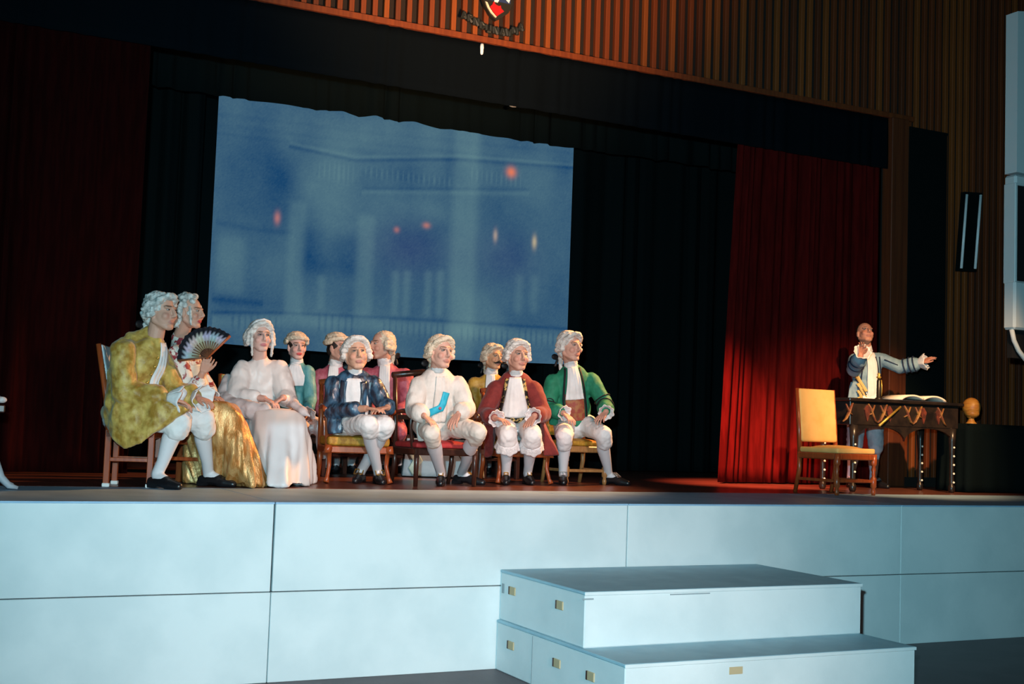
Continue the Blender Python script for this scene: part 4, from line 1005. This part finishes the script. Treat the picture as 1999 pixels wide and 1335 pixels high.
# the fan (held thing, so its own object)
def fan():
    pv = D(407, 697, p.depth-.24)
    root = thing('hand_fan', 'open folding fan with painted leaf and black lace edge', 'fan', pv)
    K = FPX/(p.depth-.24)
    def dirpt(px, py, d=0.0): return D(px, py, p.depth-.24-d)-pv
    ends = [(346, 704), (350, 676), (363, 655), (384, 642), (408, 638), (430, 643), (450, 655)]
    n = 29; tt = np.linspace(0, len(ends)-1, n)
    ex = np.interp(tt, range(len(ends)), [e[0] for e in ends]); ey = np.interp(tt, range(len(ends)), [e[1] for e in ends])
    rad = [.30, .55, .72, .80, .90, 1.0]; g = np.zeros((n, len(rad), 3)); cc = np.zeros((n, len(rad), 3))
    for i in range(n):
        v = dirpt(ex[i], ey[i], .03 if i % 2 else .012)
        for j, r in enumerate(rad):
            g[i, j] = v*r*(1+(.03 if (i % 2 and j == len(rad)-1) else 0))
            base = np.array([(.42, .52, .60), (.55, .48, .60), (.66, .52, .52), (.58, .56, .50), (.50, .46, .62)][(i//4) % 5])
            if j == 1: base = base*np.array([.8, .8, .6])
            if j == 0: base = np.array([.30, .25, .12])
            if j >= 3+(i % 2): base = np.array([.008, .009, .016])
            cc[i, j] = base
    v, f = sheet(g, .003); me = pymesh('leaf', v, f); colour(me, np.vstack([cc.reshape(-1, 3)]*2)); link('leaf', me, M_fan, root, False)
    for i in range(0, n, 2):
        v = dirpt(ex[i], ey[i], .02); MB().tube([v*.0, v*.55], [.004, .007], 6, .5).build('stick', M_fanstick, root, True)
    for i in (0, n-1):
        v = dirpt(ex[i], ey[i], .03); MB().tube([v*-.08, v*.98], [.006, .009], 6).build('guard_stick', M_fanred if i else M_fanstick, root, True)
fan()
# ---------------------------------------------------------------- lady in the white gown
p = Person('lady in a pink-white satin gown with ringlets sitting with clasped hands', 9.35, (509, 657, -.22), T_*.86+R_*.48, (507, 700, -.30), (505, 830, -.38),
           [(474, 724, -.26), (542, 722, -.34)], [(462, 770, -.14), (562, 778, -.28)], [(516, 778, -.02), (552, 776, -.06)], [(545, 790, .02), (528, 790, .0)],
           [(518, 815, .05), (575, 818, .0)], [(535, 946), (575, 945)], [T_, T_*.9+R_*.3], s=.94, curl=(.7, .7), lips=(.50, .16, .17), makeup=(.22, .10, .11), skin=(.66, .40, .33), hs=1.05, slim=.92)
p.body(feet=True); q = p.J
p.coat(M_gown, sleeve=(.088, .082, .052), cuffr=0, hips=True, folds=.012, seed=9, extra=[ell(p.sh[0]*.7+p.el[0]*.3, (.085, .085, .10)), ell(p.sh[1]*.7+p.el[1]*.3, (.08, .08, .095))])
p.coat_o.name = 'bodice'
pts = [np.array([*G(a, b)[:2], .012]) for a, b in ((488, 944), (520, 952), (560, 953), (600, 950), (614, 944), (602, 938), (540, 936), (495, 940))]
pts += [q(v) for v in ((470, 800, -.3), (545, 800, -.42), (478, 800, -.1), (498, 800, .12), (530, 797, .16), (575, 800, .10), (598, 815, .04), (500, 828, .18), (560, 822, .18), (603, 840, .04), (485, 820, -.1))]
me = blob([hull(pts)], .012, 14, 'skirt'); co = coords(me); no = normals(me)
an = np.arctan2(co[:, 1]-co[:, 1].mean(), co[:, 0]-co[:, 0].mean()); low = smoothstep(.60, .05, co[:, 2])
setco(me, np.maximum(co+no*((.026*np.sin(an*13+co[:, 2]*2)+.009*np.sin(an*31))*low)[:, None], [-99, -99, .004])); displace(me, .007, 7, 6)
co = coords(me); lat = co @ RX-p.J((560, 880, 0)) @ RX
fm = (smoothstep(-.13, -.09, lat)*smoothstep(.17, .13, lat)*smoothstep(.0, .25, ((co-p.pel) @ TC))*smoothstep(.50, .42, co[:, 2]))[:, None]
colour(me, np.array([.70, .57, .52])*(1-fm)+np.array([.80, .77, .78])*fm); p.add('skirt', me, M_gownskirt)
sh_path = [q((448, 740, -.28)), q((440, 775, -.18)), q((455, 795, -.05)), q((490, 800, .05)), q((520, 795, .10))]
me = blob(chain(sh_path, [.05, .07, .08, .07, .04])+chain([p.el[1], q((578, 792, -.12)), q((604, 812, -.02))], [.055, .04, .016]), .010, 3, 'shawl'); displace(me, .012, 14, 8); p.add('shawl', me, M_shawl)
p.wig('ringlet', M_wig, 6)
m_ = MB().tube([p.H(-.08, -.0, .085), p.H(-.05, .045, .115), p.H(0, .06, .128), p.H(.05, .045, .115), p.H(.08, .0, .085)], .012, 8); p.add('headband', m_.mesh('headband'), M_white)
# ---------------------------------------------------------------- youth in teal
def seated_back(label, depth, px, head, face, neck_y, sh_y, half, coatm, s, wigstyle, wigm, seed, knee_px, foot_px, breech, jab=(.98, .55, .04, .06), jabm=None, hs=1.0, **kw):
    n_ = (px, neck_y, -.02)
    pp = Person(label, depth, head, face, n_, (px, neck_y+128*11.2/depth*s, -.06), [(px-half, sh_y, 0), (px+half, sh_y, 0)], [(px-half-6, sh_y+55, .05), (px+half+4, sh_y+55, .05)],
                [(px-14, sh_y+80, .25), (px+22, sh_y+78, .25)], [(px-2, sh_y+90, .32), (px+10, sh_y+90, .32)], [(knee_px[0], knee_px[2], .40), (knee_px[1], knee_px[2], .40)],
                [(foot_px[0], foot_px[2]), (foot_px[1], foot_px[2])], [T_, T_*.9+R_*.3], s=s, hs=hs, **kw)
    pp.body(voxel=.006); pp.stockings(); pp.shoes(M_silver, False); pp.breeches(breech, end=.14)
    pp.coat(coatm, seed=seed, folds=.007); pp.neckcloth(jabm or M_white); pp.panel('jabot', jabm or M_white, jab[0], jab[1], jab[2], jab[3], off=.014, ruff=.008)
    pp.cuffs(M_pinkcuff if coatm is M_teal else M_lace); pp.wig(wigstyle, wigm, seed); return pp
p = seated_back('youth in a teal satin coat with lace collar and blond wig', 11.0, 579, (580, 677, .03), T_*.88+R_*.42, 708, 727, 22, M_teal, .90, 'cap', M_wigwarm, 3, (592, 628, 836), (600, 630, 928), M_pinkcuff, jab=(.98, .64, .05, .14), lips=(.5, .05, .05), skin=(.62, .36, .30), hs=1.08)
p = seated_back('man in a rose brocade coat half hidden behind the blue coat', 11.35, 654, (661, 679, .05), R_*.80+T_*.60, 710, 735, 29, M_rose, 1.0, 'cap', M_wigwarm, 7, (655, 700, 840), (655, 684, 923), M_rose, skin=(.52, .28, .21), hs=1.02)
p = seated_back('man in a rose brocade coat with bare forehead facing left', 11.5, 753, (744, 674, .05), T_*.62-R_*.74, 708, 733, 38, M_rose, 1.04, 'bald', M_wigwarm, 9, (742, 778, 842), (745, 776, 922), M_rose, jab=(.98, .35, .045, .05), lips=(.5, .06, .05), hs=1.05)
p.panel('waistcoat', M_goldcoat, .34, .05, .06, .05, x0=-.03, off=.012)
p = seated_back('man in a gold brocade coat with black moustache sitting behind', 11.75, 958, (963, 697, .05), R_*.60+T_*.78, 727, 750, 30, M_goldcoat, .98, 'queue', M_wigwarm, 11, (950, 985, 845), (952, 990, 925), M_goldcoat, skin=(.62, .32, .18))
mm = blob([cap(p.H(-.004, .100, -.050), p.H(-.04, .088, -.060), .011, .006), cap(p.H(.004, .100, -.050), p.H(.04, .088, -.060), .011, .006), cap(p.H(-.04, .088, -.060), p.H(-.055, .075, -.048), .006, .003), cap(p.H(.04, .088, -.060), p.H(.055, .075, -.048), .006, .003)], .005, 1, 'moustache'); p.add('moustache', mm, M_must)
# pale draped box behind the dark armchair
g = np.zeros((70, 9, 3)); c0 = G(880, 934); 
for i in range(70):
    a = 2*math.pi*i/69; qd = max(abs(math.cos(a)), abs(math.sin(a)))
    for j in range(9):
        t_ = j/8; k_ = 1+.06*t_+.05*t_*math.sin(a*15)
        g[i, j] = (math.cos(a)/qd*.34*k_, math.sin(a)/qd*.16*k_, .34*(1-t_)+.012)
rt = thing('draped_stool', 'low stool under a pale blue and green cloth behind the dark armchair', 'stool', (c0[0], c0[1]+.2, 0), th(-20))
sheet_obj('cloth_skirt', g, .006, M_cloth, rt); MB().box2((-.345, -.165, .335), (.345, .165, .355), .004).build('cloth_top', M_cloth, rt)
for xx in (-.26, .2):
    gg = np.array([[(xx+.045*e+.02*math.sin(z_*14), -.195-.012*math.sin(e*3+z_*9), .32-.30*z_) for z_ in np.linspace(0, 1, 10)] for e in np.linspace(-1, 1, 6)]); sheet_obj('green_fold', gg, .006, M_clothgreen, rt)
# ---------------------------------------------------------------- man in the blue coat
p = Person('man in a dark blue shot-silk coat sitting with crossed shins', 9.62, (696, 690, -.28), T_*.95+R_*.30, (691, 733, -.34), (686, 830, -.40),
           [(652, 750, -.32), (730, 750, -.36)], [(648, 803, -.22), (752, 795, -.30)], [(715, 797, -.02), (757, 795, -.08)], [(748, 799, .02), (730, 800, .02)],
           [(719, 828, .05), (753, 830, -.02)], [(737, 944), (704, 942)], [T_*.95+R_*.3, T_*.98-R_*.1], faceup=.08, tilt=-4, hs=1.12, skin=(.62, .34, .23), brow=(.2, .12, .09))
p.body(); p.stockings(); p.shoes(M_brass); p.breeches(M_whitewool, puff=.01, end=.13); q = p.J
p.coat(M_bluesilk, extra=[hull([q(v) for v in ((640, 800, -.2), (640, 800, -.5), (668, 805, -.15), (672, 848, -.12), (640, 848, -.15), (638, 845, -.4))])], folds=.010, seed=5)
p.panel('shirt_front', M_white, .99, .04, .05, .07, off=.016, ruff=.007, waves=3, wmid=.11, x0=.0, x1=-.03)
p.neckcloth(M_white); 
p.strip('lapel', M_bluesilk, [(.94, .075), (.7, .085), (.45, .075), (.2, .05)], .05, .022); p.strip('lapel', M_bluesilk, [(.94, -.075), (.7, -.085), (.45, -.08), (.2, -.07)], .05, .022)
p.wig('queue', M_wig, 4, lift=.95)
# ---------------------------------------------------------------- man in the white coat
p = Person('man in an ivory coat with a turquoise ribbon on his chest', 9.65, (861, 688, -.26), T_*.80+R_*.58, (853, 727, -.34), (850, 830, -.40),
           [(818, 752, -.30), (893, 752, -.38)], [(807, 800, -.20), (911, 797, -.30)], [(828, 812, .0), (896, 806, -.14)], [(850, 830, .06), (878, 834, -.05)],
           [(842, 846, .06), (934, 842, -.08)], [(860, 947), (900, 945)], [T_*.98+R_*.05, R_*.90+T_*.38], tilt=3, hs=1.08, skin=(.61, .34, .26), faceup=.03)
p.body(); p.stockings(M_stock); p.shoes(M_brass, False); p.breeches(M_ivory, end=.17, r=(.10, .070)); q = p.J
p.coat(M_whitecoat, sleeve=(.082, .074, .066), cuffr=.078, folds=.009, seed=6, extra=[hull([q(v) for v in ((812, 800, -.15), (812, 800, -.5), (838, 820, -.1), (832, 862, -.08), (815, 862, -.12), (816, 860, -.4))])])
p.panel('shirt_front', M_whitecoat, .97, .12, .045, .06, off=.010, ruff=.007, waves=3, x0=-.02)
p.neckcloth(M_white)
p.strip('sash', M_sash, [(.68, -.055), (.50, -.03), (.36, .0)], .055, .020); p.strip('sash', M_sash, [(.40, -.005), (.34, .05), (.28, .095)], .055, .024)
b = MB().sphere(p.on(.40, -.0, .03), (.012, .012, .012), 6); p.add('medal', b.mesh('medal'), M_rose, p.coat_o)
p.wig('queue', M_wigwarm, 8)
# ---------------------------------------------------------------- man in maroon
p = Person('man in a maroon coat with black and gold braid and white jabot', 10.5, (1011, 694, -.26), T_*.90+R_*.42, (1006, 733, -.34), (1005, 832, -.40),
           [(968, 760, -.34), (1042, 760, -.34)], [(946, 808, -.26), (1061, 808, -.26)], [(967, 816, -.04), (1043, 812, -.04)], [(995, 824, .06), (1026, 836, .05)],
           [(991, 850, .05), (1040, 850, .05)], [(987, 945), (1029, 945)], [T_*.98+R_*.02, T_*.96+R_*.2], hs=1.10, skin=(.56, .30, .22))
p.body(); p.stockings(); p.shoes(M_brass, False); p.breeches(M_whitewool, puff=.022, end=.14, r=(.10, .082), ruffle=M_lace); q = p.J
tl = hull([q(v) for v in ((948, 800, -.3), (948, 800, -.45), (962, 840, -.2), (945, 893, -.25), (962, 890, -.2), (946, 893, -.4), (975, 800, -.4))])
tr = hull([q(v) for v in ((1052, 800, -.3), (1052, 800, -.5), (1064, 840, -.2), (1062, 890, -.2), (1092, 888, -.2), (1088, 888, -.4), (1062, 885, -.45))])
p.coat(M_maroon, extra=[tl, tr], folds=.006, seed=8, sleeve=(.08, .074, .066), cuffr=.074)
p.panel('waistcoat', M_blackgold, .86, .16, .085, .12, off=.008, ruff=.0)
p.neckcloth(M_white); p.panel('jabot', M_white, 1.0, .24, .05, .125, off=.026, ruff=.010, waves=5, bulge=.02)
p.strip('coat_braid', M_blackgold, [(.97, .07), (.75, .09), (.5, .11), (.28, .14)], .026, .016); p.strip('coat_braid', M_blackgold, [(.97, -.07), (.75, -.09), (.5, -.11), (.3, -.13)], .026, .016)
p.strip('belt', M_blackgold, [(.22, .13), (.19, .0), (.21, -.13)], .055, .022)
p.cuffs(M_lace, (.05, .072), .06); p.wig('queue', M_wig, 10)
# ---------------------------------------------------------------- man in green
p = Person('man in a green coat with black scroll braid at the right of the row', 10.95, (1114, 677, -.26), T_*.76+R_*.62, (1115, 714, -.34), (1120, 828, -.40),
           [(1080, 745, -.33), (1154, 743, -.37)], [(1069, 798, -.24), (1181, 788, -.28)], [(1100, 806, -.06), (1183, 804, -.06)], [(1130, 832, .07), (1166, 824, .05)],
           [(1102, 852, .05), (1178, 848, -.05)], [(1098, 945), (1187, 946)], [T_, R_*.85+T_*.50], hs=1.10, skin=(.60, .33, .25), faceup=.02)
p.body(); p.stockings(); p.shoes(M_silver); p.breeches(M_whitewool, puff=.006, end=.20, r=(.10, .077)); q = p.J
p.coat(M_green, folds=.006, seed=10, sleeve=(.080, .074, .066), cuffr=.076, extra=[hull([q(v) for v in ((1070, 800, -.2), (1070, 800, -.5), (1092, 820, -.15), (1090, 835, -.15), (1072, 830, -.2))])])
p.panel('waistcoat', M_waist, .55, .10, .085, .085, off=.008, ruff=.0)
p.neckcloth(M_white); p.panel('jabot', M_white, 1.0, .46, .045, .085, off=.020, ruff=.008, waves=4, bulge=.01)
for sx in (1, -1):
    p.strip('coat_braid', M_blacktrim, [(.98, sx*.065), (.75, sx*.085), (.5, sx*.098), (.12, sx*.105)], .016, .012)
for i in (0, 1):
    p.ring('sleeve_braid', M_blacktrim, p.el[i], p.wr[i], .30 if i else .05, .074, .007)
    p.ring('sleeve_braid', M_blacktrim, p.sh[i], p.el[i], .80, .077, .006)
cc = p.el[0]*.55+p.sh[0]*.45+T_*.085-UP*.06
spi = [cc+(RX*math.cos(a)+UP*math.sin(a))*(.008+.0042*a) for a in np.linspace(0, 9.5, 36)]
p.add('scroll_braid', MB().tube(spi, .005, 6).mesh('scroll_braid'), M_blacktrim, p.coat_o)
p.cuffs(M_white, (.05, .068), .05); p.wig('queue', M_wig, 12)
# ---------------------------------------------------------------- singer by the desk
p = Person('singer in a striped light blue coat with outstretched arms behind the desk', 12.80, (1689, 651, .03), T_*.95+R_*.12, (1692, 687, -.02), (1690, 796, -.02),
           [(1669, 702, .02), (1716, 700, -.02)], [(1667, 722, .27), (1757, 717, .04)], [(1681, 692, .50), (1797, 708, .14)], [(1687, 662, .60), (1832, 692, .18)],
           [(1668, 872, .05), (1710, 872, .05)], [(1660, 944, -.02), (1704, 944, .03)], [T_*.9-R_*.3, T_*.8+R_*.5], seated=False, faceup=.42, tilt=4, hs=1.02, skin=(.60, .27, .18), curl=(.35, .25), backs=[T_*-.3+R_*.4+UP*.2, UP*.8+T_*.3], slim=.95, s=.98)
p.body(); p.stockings(mat('blue_grey_stocking', (.40, .48, .58), .8)); p.shoes(M_silver, False); p.breeches(M_greybreech, end=.05, r=(.10, .084), puff=.015); q = p.J
p.coat(M_ltblue, folds=.007, seed=12, extra=[hull([q(v) for v in ((1660, 745, .05), (1650, 798, .09), (1658, 800, -.2), (1685, 798, .09), (1680, 745, .08), (1668, 745, -.12))])], sleeve=(.074, .070, .066), cuffr=.082)
p.panel('shirt_front', M_white, .99, -.02, .05, .07, off=.014, ruff=.004, waves=3, x0=-.01, x1=-.02)
me = blob([hull([q(v) for v in ((1688, 757, .10), (1707, 757, .10), (1680, 788, .15), (1718, 788, .15), (1690, 757, .02), (1705, 757, .02), (1684, 788, .05), (1714, 788, .05))])], .009, 3, 'shirt_tail'); p.add('shirt_tail', me, M_white)
p.neckcloth(M_white)
for k_ in range(7):
    p.strip('coat_stripe', M_yelstripe if k_ % 2 == 0 else M_navy, [(.56-.06*k_, .135), (.30-.06*k_, .062)], .030 if k_ % 2 == 0 else .012, .018, sm=10)
for x_ in (.085, .12): p.strip('coat_stripe', M_navy, [(.92, x_), (.7, x_+.01), (.5, x_+.015)], .012, .010)
for x_ in (.06, .10): p.strip('coat_stripe', M_navy, [(.92, -x_), (.7, -x_-.02), (.4, -x_-.03)], .012, .012)
p.strip('pocket_flap', M_navy, [(.10, .16), (.02, .08)], .014, .016); p.strip('pocket_flap', M_navy, [(.20, .13), (.10, .06)], .014, .016); p.buttons(M_navy, [(.10, .12), (.08, .10)], .012)
for f_ in (.25, .5, .72): p.ring('sleeve_stripe', M_navy, p.el[1], p.wr[1], f_, .079, .007)
for f_ in (.3, .55): p.ring('sleeve_stripe', M_navy, p.el[0], p.wr[0], f_, .078, .006)
p.add('sleeve_stripe', MB().tube([p.sh[1]*.85+p.el[1]*.15+T_*.075, p.el[1]*.8+p.sh[1]*.2+T_*.072], .006, 6).mesh('sleeve_stripe'), M_navy, p.coat_o)
p.cuffs(M_white, (.05, .085), .09)
hm = blob([ell(p.H(0, -.035, .050), np.array([.078, .090, .078])*p.hs, p.HX), ell(p.H(0, -.07, .0), np.array([.07, .05, .07])*p.hs, p.HX)], .007, 2, 'hair'); p.add('hair', hm, M_hair)
# bottle with gilt stopper standing on the desk beside the book
bx = A(1715, 786, (YF+YB)/2+.05)
bt = thing('candlestick', 'slim black stand with gilt top on the desk beside the singer', 'stand', (bx[0], (YF+YB)/2+.05, ZT))
MB().lathe([(.04, 0), (.04, .015), (.022, .03), (.02, .19), (.012, .21)], (0, 0, 0)).build('column', M_desk, bt, True)
MB().lathe([(.010, .21), (.026, .225), (.012, .24), (.018, .255), (.004, .27)], (0, 0, 0)).build('gilt_top', M_gold, bt, True)
MB().tube([(.022, -.01, .2), (.03, -.012, .12), (.024, -.014, .04)], [.007, .006, .003], 6).build('gilt_drop', M_gold, bt, True)
